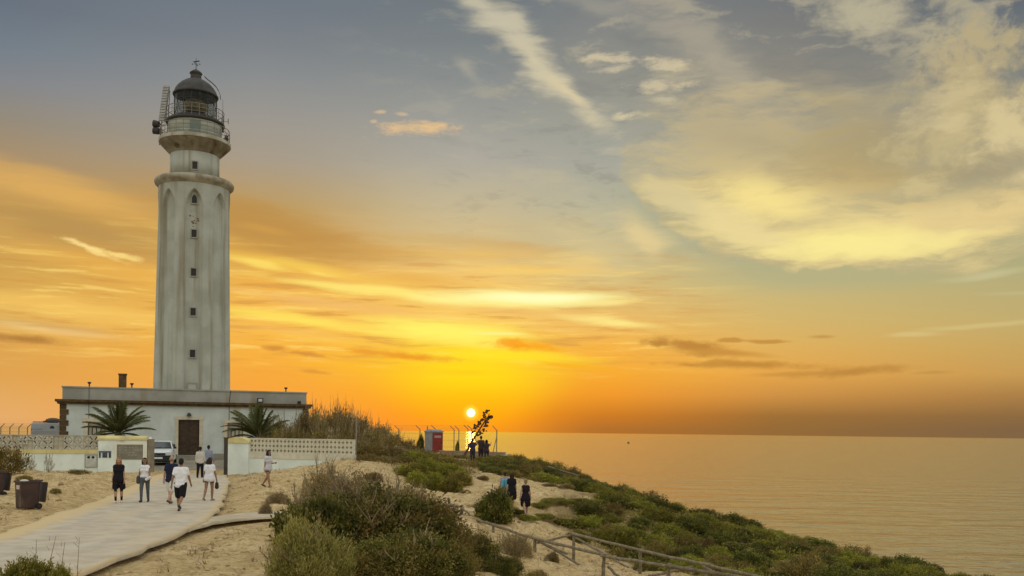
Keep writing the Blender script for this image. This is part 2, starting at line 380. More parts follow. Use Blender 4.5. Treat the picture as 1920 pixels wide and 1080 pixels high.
# ------------------------------------------------------------------ helpers
class MB:
    def __init__(self):
        self.v, self.f, self.mi = [], [], []

    def add(self, vs, fs, mi=0):
        o = len(self.v)
        self.v.extend([tuple(p) for p in vs])
        for f in fs:
            self.f.append(tuple(i + o for i in f)); self.mi.append(mi)
        return self

    def box(self, x0, x1, y0, y1, z0, z1, mi=0, rz=0.0, top=1.0):
        cx, cy = (x0 + x1) / 2, (y0 + y1) / 2
        vs = []
        for z, k in ((z0, 1.0), (z1, top)):
            for x, y in ((x0, y0), (x1, y0), (x1, y1), (x0, y1)):
                dx, dy = (x - cx) * k, (y - cy) * k
                vs.append((cx + dx * math.cos(rz) - dy * math.sin(rz), cy + dx * math.sin(rz) + dy * math.cos(rz), z))
        return self.add(vs, [(0, 3, 2, 1), (4, 5, 6, 7), (0, 1, 5, 4), (1, 2, 6, 5), (2, 3, 7, 6), (3, 0, 4, 7)], mi)

    def tube(self, pts, rad, n=6, mi=0, closed=False, cap=True):
        pts = [Vector(p) for p in pts]
        if not hasattr(rad, '__len__'):
            rad = [rad] * len(pts)
        vs, m = [], len(pts)
        up = None
        for i, p in enumerate(pts):
            if closed:
                t = pts[(i + 1) % m] - pts[i - 1]
            else:
                t = pts[min(i + 1, m - 1)] - pts[max(i - 1, 0)]
            t = t.normalized() if t.length > 1e-9 else Vector((0, 0, 1))
            if up is None:
                up = Vector((0, 0, 1)) if abs(t.z) < 0.9 else Vector((1, 0, 0))
            a = t.cross(up)
            a = a.normalized() if a.length > 1e-6 else t.orthogonal().normalized()
            b = a.cross(t).normalized()
            up = b
            for k in range(n):
                w = 2 * math.pi * k / n
                vs.append(p + a * (math.cos(w) * rad[i]) + b * (math.sin(w) * rad[i]))
        fs = []
        for i in range(m if closed else m - 1):
            j = (i + 1) % m
            for k in range(n):
                fs.append((i * n + k, i * n + (k + 1) % n, j * n + (k + 1) % n, j * n + k))
        if cap and not closed:
            fs.append(tuple(range(n))[::-1]); fs.append(tuple((m - 1) * n + k for k in range(n)))
        return self.add(vs, fs, mi)

    def ring(self, r, z, rad, n=48, m=6, mi=0):
        return self.tube([(r * math.cos(2 * math.pi * i / n), r * math.sin(2 * math.pi * i / n), z) for i in range(n)], rad, m, mi, closed=True)

    def lathe(self, prof, n=48, mi=0, c=(0, 0), sx=1.0, sy=1.0):
        vs = [(c[0] + r * sx * math.cos(2 * math.pi * k / n), c[1] + r * sy * math.sin(2 * math.pi * k / n), z) for r, z in prof for k in range(n)]
        fs = []
        for i in range(len(prof) - 1):
            for k in range(n):
                fs.append((i * n + k, i * n + (k + 1) % n, (i + 1) * n + (k + 1) % n, (i + 1) * n + k))
        if prof[0][0] > 1e-6: fs.append(tuple(range(n))[::-1])
        if prof[-1][0] > 1e-6: fs.append(tuple((len(prof) - 1) * n + k for k in range(n)))
        return self.add(vs, fs, mi)

    def ball(self, c, rx, ry=None, rz=None, n=10, m=6, mi=0):
        ry = ry or rx; rz = rz or rx
        prof = [(max(1e-4, math.sin(math.pi * i / m)), -math.cos(math.pi * i / m)) for i in range(m + 1)]
        vs = [(c[0] + r * rx * math.cos(2 * math.pi * k / n), c[1] + r * ry * math.sin(2 * math.pi * k / n), c[2] + z * rz) for r, z in prof for k in range(n)]
        fs = [(i * n + k, i * n + (k + 1) % n, (i + 1) * n + (k + 1) % n, (i + 1) * n + k) for i in range(m) for k in range(n)]
        return self.add(vs, fs, mi)

    def mesh(self, name, mats, smooth=False):
        me = bpy.data.meshes.new(name)
        me.from_pydata(self.v, [], self.f)
        mats = mats if isinstance(mats, (list, tuple)) else [mats]
        for m in mats: me.materials.append(m)
        if len(mats) > 1: me.polygons.foreach_set('material_index', self.mi)
        if smooth: me.polygons.foreach_set('use_smooth', [True] * len(me.polygons))
        me.update()
        return me

    def build(self, name, mats, parent=None, smooth=False):
        return obj(name, self.mesh(name, mats, smooth), parent)

def obj(name, me, parent=None, loc=None, rot=None, scale=None):
    o = bpy.data.objects.new(name, me)
    COL.objects.link(o)
    if parent is not None: o.parent = parent
    if loc is not None: o.location = loc
    if rot is not None: o.rotation_euler = rot
    if scale is not None: o.scale = scale
    return o

def tag(o, label=None, cat=None, group=None, kind=None):
    if label: o['label'] = label
    if cat: o['category'] = cat
    if group: o['group'] = group
    if kind: o['kind'] = kind
    return o

def thing(name, label, cat, loc, rz=0.0, group=None, scale=None):
    o = bpy.data.objects.new(name, None)
    COL.objects.link(o)
    o.empty_display_size = 0.2
    o.location = loc; o.rotation_euler = (0, 0, rz)
    if scale is not None: o.scale = scale
    return tag(o, label, cat, group)

def np_mesh(name, V, Fq, mats, smooth=False, attr=None):
    """mesh from numpy arrays; Fq is (n,3) or (n,4)"""
    me = bpy.data.meshes.new(name)
    V = np.asarray(V, np.float32); Fq = np.asarray(Fq, np.int32)
    me.vertices.add(len(V)); me.vertices.foreach_set('co', V.ravel())
    k = Fq.shape[1]
    me.loops.add(Fq.size); me.loops.foreach_set('vertex_index', Fq.ravel())
    me.polygons.add(len(Fq))
    me.polygons.foreach_set('loop_start', np.arange(0, Fq.size, k, dtype=np.int32))
    try:
        me.polygons.foreach_set('loop_total', np.full(len(Fq), k, np.int32))
    except Exception:
        pass
    for m in (mats if isinstance(mats, (list, tuple)) else [mats]): me.materials.append(m)
    if smooth: me.polygons.foreach_set('use_smooth', np.ones(len(Fq), bool))
    if attr is not None:
        for nm, arr in attr.items():
            a = me.attributes.new(nm, 'FLOAT', 'POINT'); a.data.foreach_set('value', np.asarray(arr, np.float32))
    me.update(calc_edges=True)
    me.validate()
    return me

# ------------------------------------------------------------------ materials
MATS = {}
def pm(name, c1, c2=None, scale=4.0, rough=0.8, bump=0.0, bscale=None, metal=0.0, spec=0.3, detail=5.0, contrast=(0.35, 0.65), stain=None, stain_scale=(2.0, 2.0, 0.5), stain_amt=(0.5, 0.75), rand=0.0):
    """procedural surface: two colours mixed by noise, optional streaky stains, optional relief"""
    m = bpy.data.materials.new(name); MATS[name] = m
    m.use_nodes = True
    nt = m.node_tree; b = nt.nodes['Principled BSDF']; L = nt.links.new
    b.inputs['Roughness'].default_value = rough; b.inputs['Metallic'].default_value = metal
    b.inputs['Specular IOR Level'].default_value = spec
    b.inputs['Base Color'].default_value = (*c1, 1)
    tc = nt.nodes.new('ShaderNodeTexCoord').outputs['Object']
    col = None
    def mixc(f, a, c):
        n = nt.nodes.new('ShaderNodeMix'); n.data_type = 'RGBA'
        L(f, n.inputs['Factor'])
        for s, v in ((n.inputs[6], a), (n.inputs[7], c)):
            if hasattr(v, 'is_output'): L(v, s)
            else: s.default_value = (*v, 1)
        return n.outputs[2]
    def ns(sc, d=detail, vec=None):
        n = nt.nodes.new('ShaderNodeTexNoise'); n.inputs['Scale'].default_value = sc; n.inputs['Detail'].default_value = d
        L(vec or tc, n.inputs['Vector']); return n.outputs[0]
    def mr(v, a, c):
        n = nt.nodes.new('ShaderNodeMapRange'); L(v, n.inputs[0]); n.inputs[1].default_value = a; n.inputs[2].default_value = c
        n.interpolation_type = 'SMOOTHSTEP'; return n.outputs[0]
    if c2 is not None:
        col = mixc(mr(ns(scale), *contrast), c1, c2)
    if stain is not None:
        mp = nt.nodes.new('ShaderNodeMapping'); L(tc, mp.inputs[0]); mp.inputs['Scale'].default_value = stain_scale
        col = mixc(mr(ns(1.0, 6.0, mp.outputs[0]), *stain_amt), col or c1, stain)
    if rand:
        oi = nt.nodes.new('ShaderNodeObjectInfo')
        hsv = nt.nodes.new('ShaderNodeHueSaturation')
        n = nt.nodes.new('ShaderNodeMapRange'); L(oi.outputs['Random'], n.inputs[0]); n.inputs[3].default_value = 1 - rand; n.inputs[4].default_value = 1 + rand
        L(n.outputs[0], hsv.inputs['Value'])
        if col is not None: L(col, hsv.inputs['Color'])
        else: hsv.inputs['Color'].default_value = (*c1, 1)
        col = hsv.outputs[0]
    if col is not None: L(col, b.inputs['Base Color'])
    if bump:
        bp = nt.nodes.new('ShaderNodeBump'); bp.inputs['Strength'].default_value = 1.0; bp.inputs['Distance'].default_value = bump
        L(ns(bscale or scale * 4, 6.0), bp.inputs['Height']); L(bp.outputs[0], b.inputs['Normal'])
    return m

def leafmat(name, c1, c2, c3=None, transl=0.3, rough=0.6):
    """foliage: every leaf cluster and every plant has its own tone; some light comes through the leaf"""
    m = bpy.data.materials.new(name); MATS[name] = m
    m.use_nodes = True
    nt = m.node_tree; b = nt.nodes['Principled BSDF']; L = nt.links.new
    b.inputs['Roughness'].default_value = rough; b.inputs['Specular IOR Level'].default_value = 0.25
    at = nt.nodes.new('ShaderNodeAttribute'); at.attribute_name = 'tone'
    cr = nt.nodes.new('ShaderNodeValToRGB'); L(at.outputs['Fac'], cr.inputs[0])
    e = cr.color_ramp.elements
    e[0].position = .15; e[0].color = (*c2, 1); e[1].position = .62; e[1].color = (*c1, 1)
    if c3: x = e.new(.97); x.color = (*c3, 1)
    oi = nt.nodes.new('ShaderNodeObjectInfo'); hsv = nt.nodes.new('ShaderNodeHueSaturation')
    for out_lo, out_hi, sock in ((.72, 1.30, 'Value'), (.488, .512, 'Hue')):
        n = nt.nodes.new('ShaderNodeMapRange'); n.inputs[3].default_value = out_lo; n.inputs[4].default_value = out_hi
        L(oi.outputs['Random'], n.inputs[0]); L(n.outputs[0], hsv.inputs[sock])
    L(cr.outputs[0], hsv.inputs['Color']); L(hsv.outputs[0], b.inputs['Base Color'])
    tr = nt.nodes.new('ShaderNodeBsdfTranslucent'); L(hsv.outputs[0], tr.inputs[0])
    mx = nt.nodes.new('ShaderNodeMixShader'); mx.inputs[0].default_value = transl
    L(b.outputs[0], mx.inputs[1]); L(tr.outputs[0], mx.inputs[2])
    L(mx.outputs[0], nt.nodes['Material Output'].inputs['Surface'])
    return m

def glassmat(name, tint=(0.85, 0.9, 0.9), mixf=0.75):
    m = bpy.data.materials.new(name); m.use_nodes = True
    nt = m.node_tree; L = nt.links.new
    b = nt.nodes['Principled BSDF']; b.inputs['Base Color'].default_value = (0.03, 0.035, 0.035, 1); b.inputs['Roughness'].default_value = 0.06
    t = nt.nodes.new('ShaderNodeBsdfTransparent'); t.inputs[0].default_value = (*tint, 1)
    mx = nt.nodes.new('ShaderNodeMixShader'); mx.inputs[0].default_value = mixf
    L(b.outputs[0], mx.inputs[1]); L(t.outputs[0], mx.inputs[2]); L(mx.outputs[0], nt.nodes['Material Output'].inputs['Surface'])
    return m

# ------------------------------------------------------------------ terrain height
def vnoise(x, y, seed=0):
    x = np.asarray(x, float); y = np.asarray(y, float)
    xi, yi = np.floor(x).astype(np.int64), np.floor(y).astype(np.int64)
    fx, fy = x - xi, y - yi
    fx = fx * fx * (3 - 2 * fx); fy = fy * fy * (3 - 2 * fy)
    def h(a, b):
        n = (a * 374761393 + b * 668265263 + seed * 974711) & 0x7fffffff
        n = ((n ^ (n >> 13)) * 1274126177) & 0x7fffffff
        return ((n ^ (n >> 16)) & 0xffff) / 65535.0
    return (h(xi, yi) * (1 - fx) + h(xi + 1, yi) * fx) * (1 - fy) + (h(xi, yi + 1) * (1 - fx) + h(xi + 1, yi + 1) * fx) * fy - 0.5

PIX = [  # ground contacts read off the photograph: px, py, metres away
    (222, 938, 35), (270, 936, 35.5), (320, 940, 34.6), (338, 962, 31.5), (391, 932, 36.3), (375, 889, 53.5), (502, 912, 40.7),
    (180, 885, 58), (30, 880, 56.5), (-150, 880, 55), (428, 888, 59), (540, 881, 58), (600, 868, 56.5), (660, 858, 55.5), (700, 878, 50), (690, 905, 45), (760, 905, 47),
    (55, 950, 32.8), (-60, 945, 33), (120, 905, 45), (470, 930, 37), (560, 902, 44), (500, 894, 51), (540, 889, 51), (585, 880, 51), (450, 899, 49), (470, 889, 56),
    (620, 930, 38), (480, 1000, 27), (420, 1055, 21.5), (300, 1075, 19.5), (560, 1075, 19), (720, 1078, 20.5), (640, 980, 26), (800, 1000, 29), (900, 1075, 24), (985, 1062, 28),
    (840, 960, 41.5), (870, 930, 46), (985, 966, 42), (950, 950, 44.5), (880, 895, 54), (1060, 940, 47), (1090, 925, 51),
    (1003, 1042, 35.5), (1075, 1046, 38.5), (1130, 1082, 31.5), (1200, 1078, 35), (1050, 985, 43.5), (1250, 1015, 45), (1500, 1060, 42), (1320, 1110, 31),
    (800, 925, 48), (800, 880, 56), (700, 850, 62), (620, 845, 66), (760, 850, 66), (887, 868, 66), (908, 868, 66.5), (835, 862, 78), (940, 868, 78),
    (1000, 880, 72), (1060, 897, 68), (1130, 924, 64), (1250, 955, 59), (1400, 998, 53), (1550, 1040, 48), (1700, 1082, 44),
    (812, 846, 93), (740, 846, 95), (930, 848, 93),
    (300, 868, 66), (200, 866, 68), (420, 866, 72), (60, 850, 85), (340, 862, 74), (560, 860, 73),
]
PTS = [tuple(at(*p)) for p in PIX]
PTS += [(0, 0, 12.25), (-12, 2, 11.8), (12, 2, 11.0), (0, -30, 11.8), (-40, -20, 11.4), (40, -25, 7.5), (-60, 20, 11.2), (-70, 60, 11.2), (-70, 110, 11.4), (-40, 105, 11.5), (-20, 108, 11.4), (-5, 110, 10.6),
        (-30, 95, 11.4), (3, 112, 9.5), (-9, 14, 11.1), (-4, 10, 11.7), (5, 14, 10.2), (12, 20, 8.4), (26, 22, 6.0), (40, 36, 2.0), (30, 46, 4.6), (36, 56, 0.0), (28, 66, 2.0), (20, 78, 4.0), (12, 92, 7.0), (34, 78, -2), (46, 52, -3), (60, 40, -4), (50, 10, -1), (26, 96, -1)]
PTS = np.array(PTS)

def _tps(r2):
    return np.where(r2 > 1e-9, 0.5 * r2 * np.log(np.maximum(r2, 1e-9)), 0.0)
_n = len(PTS)
_d2 = ((PTS[:, None, :2] - PTS[None, :, :2]) ** 2).sum(-1)
_K = _tps(_d2) + np.eye(_n) * 0.4
_Pm = np.c_[np.ones(_n), PTS[:, :2]]
_A = np.block([[_K, _Pm], [_Pm.T, np.zeros((3, 3))]])
_W = np.linalg.solve(_A, np.r_[PTS[:, 2], 0, 0, 0])

def poly_dist(x, y, poly):
    """signed distance to a polygon in plan (negative inside)"""
    x = np.asarray(x, float); y = np.asarray(y, float)
    d = np.full(x.shape, 1e9); ins = np.zeros(x.shape, bool)
    n = len(poly)
    for i in range(n):
        ax, ay = poly[i]; bx, by = poly[(i + 1) % n]
        ex, ey = bx - ax, by - ay
        t = np.clip(((x - ax) * ex + (y - ay) * ey) / (ex * ex + ey * ey + 1e-12), 0, 1)
        d = np.minimum(d, np.hypot(x - ax - t * ex, y - ay - t * ey))
        c = ((ay > y) != (by > y)) & (x < (bx - ax) * (y - ay) / (by - ay + 1e-15) + ax)
        ins ^= c
    return np.where(ins, -d, d)

def flatpt(px, py, z):
    a, b = unroll(px, py)
    Y = (CAMZ - z) * F / b
    return (a * Y / F, Y)

ROAD_Z = 11.17
ROAD_L = [flatpt(*p, ROAD_Z) for p in [(300, 888), (262, 903), (215, 925), (160, 944), (100, 964), (50, 982), (0, 1001)]] + [(-14.3, 20.8), (-18.0, 17.8), (-26.0, 15.2), (-38, 13)]
ROAD_R = [flatpt(*p, ROAD_Z) for p in [(425, 890), (432, 905), (420, 930), (410, 952), (395, 972), (355, 991), (300, 1014), (235, 1041), (150, 1078)]] + [(-9.6, 16.0), (-12.8, 13.4), (-18.0, 11.2), (-26.0, 9.6), (-38, 7.5)]
ROAD_L, ROAD_R = np.array(ROAD_L), np.array(ROAD_R)
ROAD_POLY = [tuple(p) for p in ROAD_L] + [tuple(p) for p in ROAD_R[::-1]]
KERB_UP = np.array([flatpt(*p, ROAD_Z - .03) for p in [(352, 984), (395, 968), (440, 962), (480, 960), (540, 959)]])
KERB_LO = np.array([flatpt(*p, ROAD_Z - .03) for p in [(352, 993), (398, 979), (440, 973), (480, 969), (540, 967)]])
KERB_POLY = [tuple(p) for p in KERB_UP] + [tuple(p) for p in KERB_LO[::-1]]

def smooth01(t):
    t = np.clip(t, 0, 1); return t * t * (3 - 2 * t)

def ground(x, y, rough=True):
    x = np.asarray(x, float); y = np.asarray(y, float)
    shp = x.shape
    xf, yf = x.ravel(), y.ravel()
    z = np.empty(len(xf))
    for i in range(0, len(xf), 40000):
        s = slice(i, i + 40000)
        d2 = (xf[s, None] - PTS[None, :, 0]) ** 2 + (yf[s, None] - PTS[None, :, 1]) ** 2
        z[s] = _tps(d2) @ _W[:_n] + _W[_n] + _W[_n + 1] * xf[s] + _W[_n + 2] * yf[s]
    # headland drops to the sea all round
    edge = np.maximum.reduce([(yf - 122) / 40, (xf - 62) / 30, (-95 - xf) / 50, (-60 - yf) / 40])
    z = np.where(edge > 0, z - 40 * np.maximum(edge, 0) ** 1.2, z)
    z = np.clip(z, -6, 13.2)
    dr = poly_dist(xf, yf, ROAD_POLY)
    dk = poly_dist(xf, yf, KERB_POLY)
    yard = smooth01((yf - 61) / 3) * smooth01((-12 - xf) / 4)
    soft = smooth01(dr / 1.6) * smooth01(dk / 1.2) * (1 - 0.9 * yard)
    if rough:
        z = z + soft * (0.12 * vnoise(xf * .22, yf * .22, 1) + 0.15 * vnoise(xf * .7, yf * .7, 2) + 0.20 * vnoise(xf * 1.9, yf * 1.9, 3) * (yf < 60) + 0.11 * vnoise(xf * 4.3, yf * 4.3, 4) * (yf < 50))
    # road bed: flat under the concrete, sand scooped away along its near edge
    k = smooth01(1 - dr / 2.2)
    near_side = smooth01((25 - yf) / 8 + 0.6)
    z = z * (1 - k) + (ROAD_Z - 0.12) * k
    k2 = smooth01(1 - dk / 1.0)
    z = z * (1 - k2) + (ROAD_Z - 0.17) * k2
    near = np.minimum(np.where(xf > -17, dr, 9), np.where(yf < 33.6 - 0 * xf, dk, 9))
    z = z - 0.10 * np.exp(-(near / 0.32) ** 2)
    return z.reshape(shp)

def gz(x, y):
    return float(ground(np.array([x]), np.array([y]))[0])

def surf(x, y):
    """walking surface: the sand, or the concrete where it lies"""
    z = gz(x, y)
    if poly_dist(np.array([x]), np.array([y]), ROAD_POLY)[0] < 0:
        z = max(z, ROAD_Z)
    return z

def gpt(px, Y, dz=0.0):
    """point on the ground under photo column px at distance Y"""
    x = (px - HX) * Y / F
    for _ in range(3):
        z = surf(x, Y)
        # roll makes the column lean a little
        b = (CAMZ - z) * F / Y
        a = ((px - HX) + b * math.sin(ROLL)) / math.cos(ROLL)
        x = a * Y / F
    return Vector((x, Y, surf(x, Y) + dz))

# ------------------------------------------------------------------ ground, road, sea
def axis(segs):
    out = []
    for a, b, st in segs:
        out += list(np.arange(a, b, st))
    out.append(segs[-1][1])
    return np.array(out)

xs = axis([(-160, -60, 5), (-60, -34, 1.0), (-34, 18, 0.2), (18, 44, 0.45), (44, 110, 4)])
ys = axis([(-110, -10, 5), (-10, 12, 1.0), (12, 52, 0.2), (52, 76, 0.4), (76, 116, 1.0), (116, 190, 4)])
GX, GY = np.meshgrid(xs, ys)
GZ = ground(GX, GY)
nx, ny = len(xs), len(ys)
idx = np.arange(nx * ny).reshape(ny, nx)
quads = np.stack([idx[:-1, :-1], idx[:-1, 1:], idx[1:, 1:], idx[1:, :-1]], -1).reshape(-1, 4)

# soil / dry scrub weight: the planted hill behind the wall and the slope above the sea
HILL = [(p.x, p.y) for p in (at(668, 850, 60), at(720, 880, 54), at(800, 905, 51), at(885, 880, 57), at(880, 860, 72), at(760, 850, 78), at(580, 850, 74), at(560, 850, 64))]
SLOPE = [(p.x, p.y) for p in (at(905, 885, 60), at(1010, 900, 58), at(1120, 925, 55), at(1010, 990, 43.5), at(1090, 1000, 42.5), at(1220, 1035, 38.5), at(1420, 1085, 34.5), at(1720, 1130, 36), at(1900, 1130, 44), at(1400, 985, 56), at(1130, 912, 67), at(1000, 870, 76), at(940, 860, 80))]
soil = np.maximum(smooth01(0.6 - poly_dist(GX, GY, HILL) / 2.5), smooth01(0.6 - poly_dist(GX, GY, SLOPE) / 2.5))
yardw = smooth01((GY - 60) / 1.5) * smooth01((-14 - GX) / 2.0) * smooth01((96 - GY) / 6)

def ground_mat():
    m = bpy.data.materials.new('sand'); m.use_nodes = True
    nt = m.node_tree; L = nt.links.new; b = nt.nodes['Principled BSDF']
    b.inputs['Roughness'].default_value = 0.95; b.inputs['Specular IOR Level'].default_value = 0.1
    tc = nt.nodes.new('ShaderNodeTexCoord').outputs['Object']
    def ns(sc, d=6.0, r=0.6):
        n = nt.nodes.new('ShaderNodeTexNoise'); n.inputs['Scale'].default_value = sc; n.inputs['Detail'].default_value = d; n.inputs['Roughness'].default_value = r
        L(tc, n.inputs['Vector']); return n.outputs[0]
    def mr(v, a, c):
        n = nt.nodes.new('ShaderNodeMapRange'); n.interpolation_type = 'SMOOTHSTEP'; L(v, n.inputs[0]); n.inputs[1].default_value = a; n.inputs[2].default_value = c; return n.outputs[0]
    def mix(f, a, c):
        n = nt.nodes.new('ShaderNodeMix'); n.data_type = 'RGBA'; L(f, n.inputs['Factor'])
        for s, v in ((n.inputs[6], a), (n.inputs[7], c)):
            if hasattr(v, 'is_output'): L(v, s)
            else: s.default_value = (*v, 1)
        return n.outputs[2]
    def att(nm):
        n = nt.nodes.new('ShaderNodeAttribute'); n.attribute_name = nm; return n.outputs['Fac']
    def mul(a, c):
        n = nt.nodes.new('ShaderNodeMath'); n.operation = 'MULTIPLY'; L(a, n.inputs[0])
        if hasattr(c, 'is_output'): L(c, n.inputs[1])
        else: n.inputs[1].default_value = c
        return n.outputs[0]
    col = mix(mr(ns(0.5), .35, .65), (0.66, 0.50, 0.27), (0.56, 0.41, 0.20))
    col = mix(mul(mr(ns(1.1, 5), .48, .60), .55), col, (0.45, 0.325, 0.145))  # shade of lumps and footprints put into the sand colour as patches
    col = mix(mul(mr(ns(2.6), .46, .64), .8), col, (0.38, 0.265, 0.11))          # scuffed patches with dry litter, darkened further in place of bump shade
    col = mix(mul(mr(ns(9.0, 5), .50, .66), .75), col, (0.27, 0.185, 0.075))
    col = mix(mul(mr(ns(5.0, 4), .55, .75), .6), col, (0.74, 0.60, 0.38))
    so = mix(mr(ns(1.3), .4, .6), (0.16, 0.11, 0.045), (0.27, 0.19, 0.085))
    col = mix(mul(att('soil'), mr(ns(0.8), .30, .55)), col, so)
    yd = mix(mr(ns(1.2), .4, .6), (0.33, 0.29, 0.22), (0.26, 0.23, 0.17))
    col = mix(att('yard'), col, yd)
    L(col, b.inputs['Base Color'])
    bp = nt.nodes.new('ShaderNodeBump'); bp.inputs['Distance'].default_value = 0.16; bp.inputs['Strength'].default_value = 1.0
    L(ns(4.5, 8, 0.62), bp.inputs['Height'])
    L(bp.outputs[0], b.inputs['Normal'])
    return m

land = obj('ground', np_mesh('ground', np.stack([GX, GY, GZ], -1).reshape(-1, 3), quads, ground_mat(), True, {'soil': soil.ravel(), 'yard': yardw.ravel()}))
tag(land, kind='structure')

M_ROAD = pm('road_concrete', (0.54, 0.475, 0.365), (0.43, 0.375, 0.285), scale=1.6, rough=0.9, bump=0.012, bscale=7.0, stain=(0.56, 0.46, 0.31), stain_scale=(0.9, 0.22, 1), stain_amt=(0.48, 0.80), spec=0.15)
M_KERB = pm('path_concrete', (0.55, 0.48, 0.35), (0.44, 0.37, 0.25), scale=1.5, rough=0.9, bump=0.012, bscale=8.0, spec=0.15)

# sand blown over the slab edges: follows the edge, ragged
_nt = M_ROAD.node_tree; _b = _nt.nodes['Principled BSDF']
_src = _b.inputs['Base Color'].links[0].from_socket
_at = _nt.nodes.new('ShaderNodeAttribute'); _at.attribute_name = 'drift'
_tc = _nt.nodes.new('ShaderNodeTexCoord'); _nz = _nt.nodes.new('ShaderNodeTexNoise'); _nz.inputs['Scale'].default_value = 2.2; _nz.inputs['Detail'].default_value = 8
_nt.links.new(_tc.outputs['Object'], _nz.inputs['Vector'])
_ad = _nt.nodes.new('ShaderNodeMath'); _ad.operation = 'ADD'; _nt.links.new(_at.outputs['Fac'], _ad.inputs[0]); _nt.links.new(_nz.outputs[0], _ad.inputs[1])
_mr = _nt.nodes.new('ShaderNodeMapRange'); _mr.inputs[1].default_value = .62; _mr.inputs[2].default_value = 1.05; _nt.links.new(_ad.outputs[0], _mr.inputs[0])
_mx = _nt.nodes.new('ShaderNodeMix'); _mx.data_type = 'RGBA'; _nt.links.new(_mr.outputs[0], _mx.inputs['Factor']); _nt.links.new(_src, _mx.inputs[6]); _mx.inputs[7].default_value = (0.60, 0.46, 0.25, 1)
_nt.links.new(_mx.outputs[2], _b.inputs['Base Color'])

def strip(name, Lp, Rp, z, thick, mat, n=48, m=14, wob=0.05):
    """a slab between two edge lines, its edges a little broken"""
    def resample(P, n):
        d = np.r_[0, np.cumsum(np.hypot(*np.diff(P, axis=0).T))]
        t = np.linspace(0, d[-1], n)
        return np.c_[np.interp(t, d, P[:, 0]), np.interp(t, d, P[:, 1])]
    A, B = resample(Lp, n), resample(Rp, n)
    s = np.linspace(0, 1, m)
    P = A[:, None, :] * (1 - s)[None, :, None] + B[:, None, :] * s[None, :, None]
    edge = np.exp(-((s - 1) / .06) ** 2) + np.exp(-(s / .06) ** 2)
    edge = edge * np.where(s < .5, 3.5, 2.0)
    wobble = wob * edge[None, :] * (vnoise(P[..., 0] * 2.2, P[..., 1] * 2.2, 11) * 3)
    P = P + wobble[..., None] * np.array([0.7, 0.7])
    Z = z + 0.03 * vnoise(P[..., 0] * .5, P[..., 1] * .5, 12)
    top = np.concatenate([P, Z[..., None]], -1)
    V = [top.reshape(-1, 3)]
    idx = np.arange(n * m).reshape(n, m)
    Fq = [np.stack([idx[:-1, :-1], idx[:-1, 1:], idx[1:, 1:], idx[1:, :-1]], -1).reshape(-1, 4)]
    loop = np.concatenate([idx[0, :], idx[1:, -1], idx[-1, -2::-1], idx[-2:0:-1, 0]])
    low = top.reshape(-1, 3)[loop].copy(); low[:, 2] -= thick
    o = n * m
    V.append(low)
    k = len(loop); j = np.arange(k)
    Fq.append(np.stack([loop[j], o + j, o + (j + 1) % k, loop[(j + 1) % k]], -1))
    dr = np.tile(np.exp(-(s / .16) ** 2) + .5 * np.exp(-((s - 1) / .05) ** 2), n)
    dr = np.r_[dr, np.zeros(len(low))]
    return tag(obj(name, np_mesh(name, np.concatenate(V), np.concatenate(Fq), mat, False, {'drift': dr})), kind='structure')

strip('road', ROAD_L, ROAD_R, ROAD_Z, 0.09, M_ROAD, 70, 22)
strip('path', KERB_UP, KERB_LO, ROAD_Z - 0.03, 0.08, M_KERB, 30, 6, 0.03)

def sea_mat():
    m = bpy.data.materials.new('sea_water'); m.use_nodes = True
    nt = m.node_tree; L = nt.links.new; b = nt.nodes['Principled BSDF']
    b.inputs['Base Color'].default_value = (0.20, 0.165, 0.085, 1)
    b.inputs['Roughness'].default_value = 0.10; b.inputs['IOR'].default_value = 1.33
    tc = nt.nodes.new('ShaderNodeTexCoord').outputs['Object']
    def ns(sc, sx, sy, rot, d):
        mp = nt.nodes.new('ShaderNodeMapping'); L(tc, mp.inputs[0]); mp.inputs['Scale'].default_value = (sx, sy, 1); mp.inputs['Rotation'].default_value = (0, 0, R(rot))
        n = nt.nodes.new('ShaderNodeTexNoise'); n.inputs['Scale'].default_value = sc; n.inputs['Detail'].default_value = d; n.inputs['Roughness'].default_value = 0.55
        L(mp.outputs[0], n.inputs['Vector']); return n.outputs[0]
    def bump(h, dist, prev=None):
        bp = nt.nodes.new('ShaderNodeBump'); bp.inputs['Distance'].default_value = dist; L(h, bp.inputs['Height'])
        if prev is not None: L(prev, bp.inputs['Normal'])
        return bp.outputs[0]
    n1 = bump(ns(0.05, 1.0, 2.1, 10, 4), 1.0)
    n2 = bump(ns(0.30, 1.0, 2.0, -14, 5), 0.17, n1)
    n3 = bump(ns(1.6, 1.0, 1.8, 20, 3), 0.018, n2)
    L(n3, b.inputs['Normal'])
    return m

SM = MB()
S = 60000.0
SM.add([(-S, -3000, 0), (S, -3000, 0), (S, S, 0), (-S, S, 0)], [(0, 1, 2, 3)])
tag(SM.build('sea', sea_mat()), kind='structure')

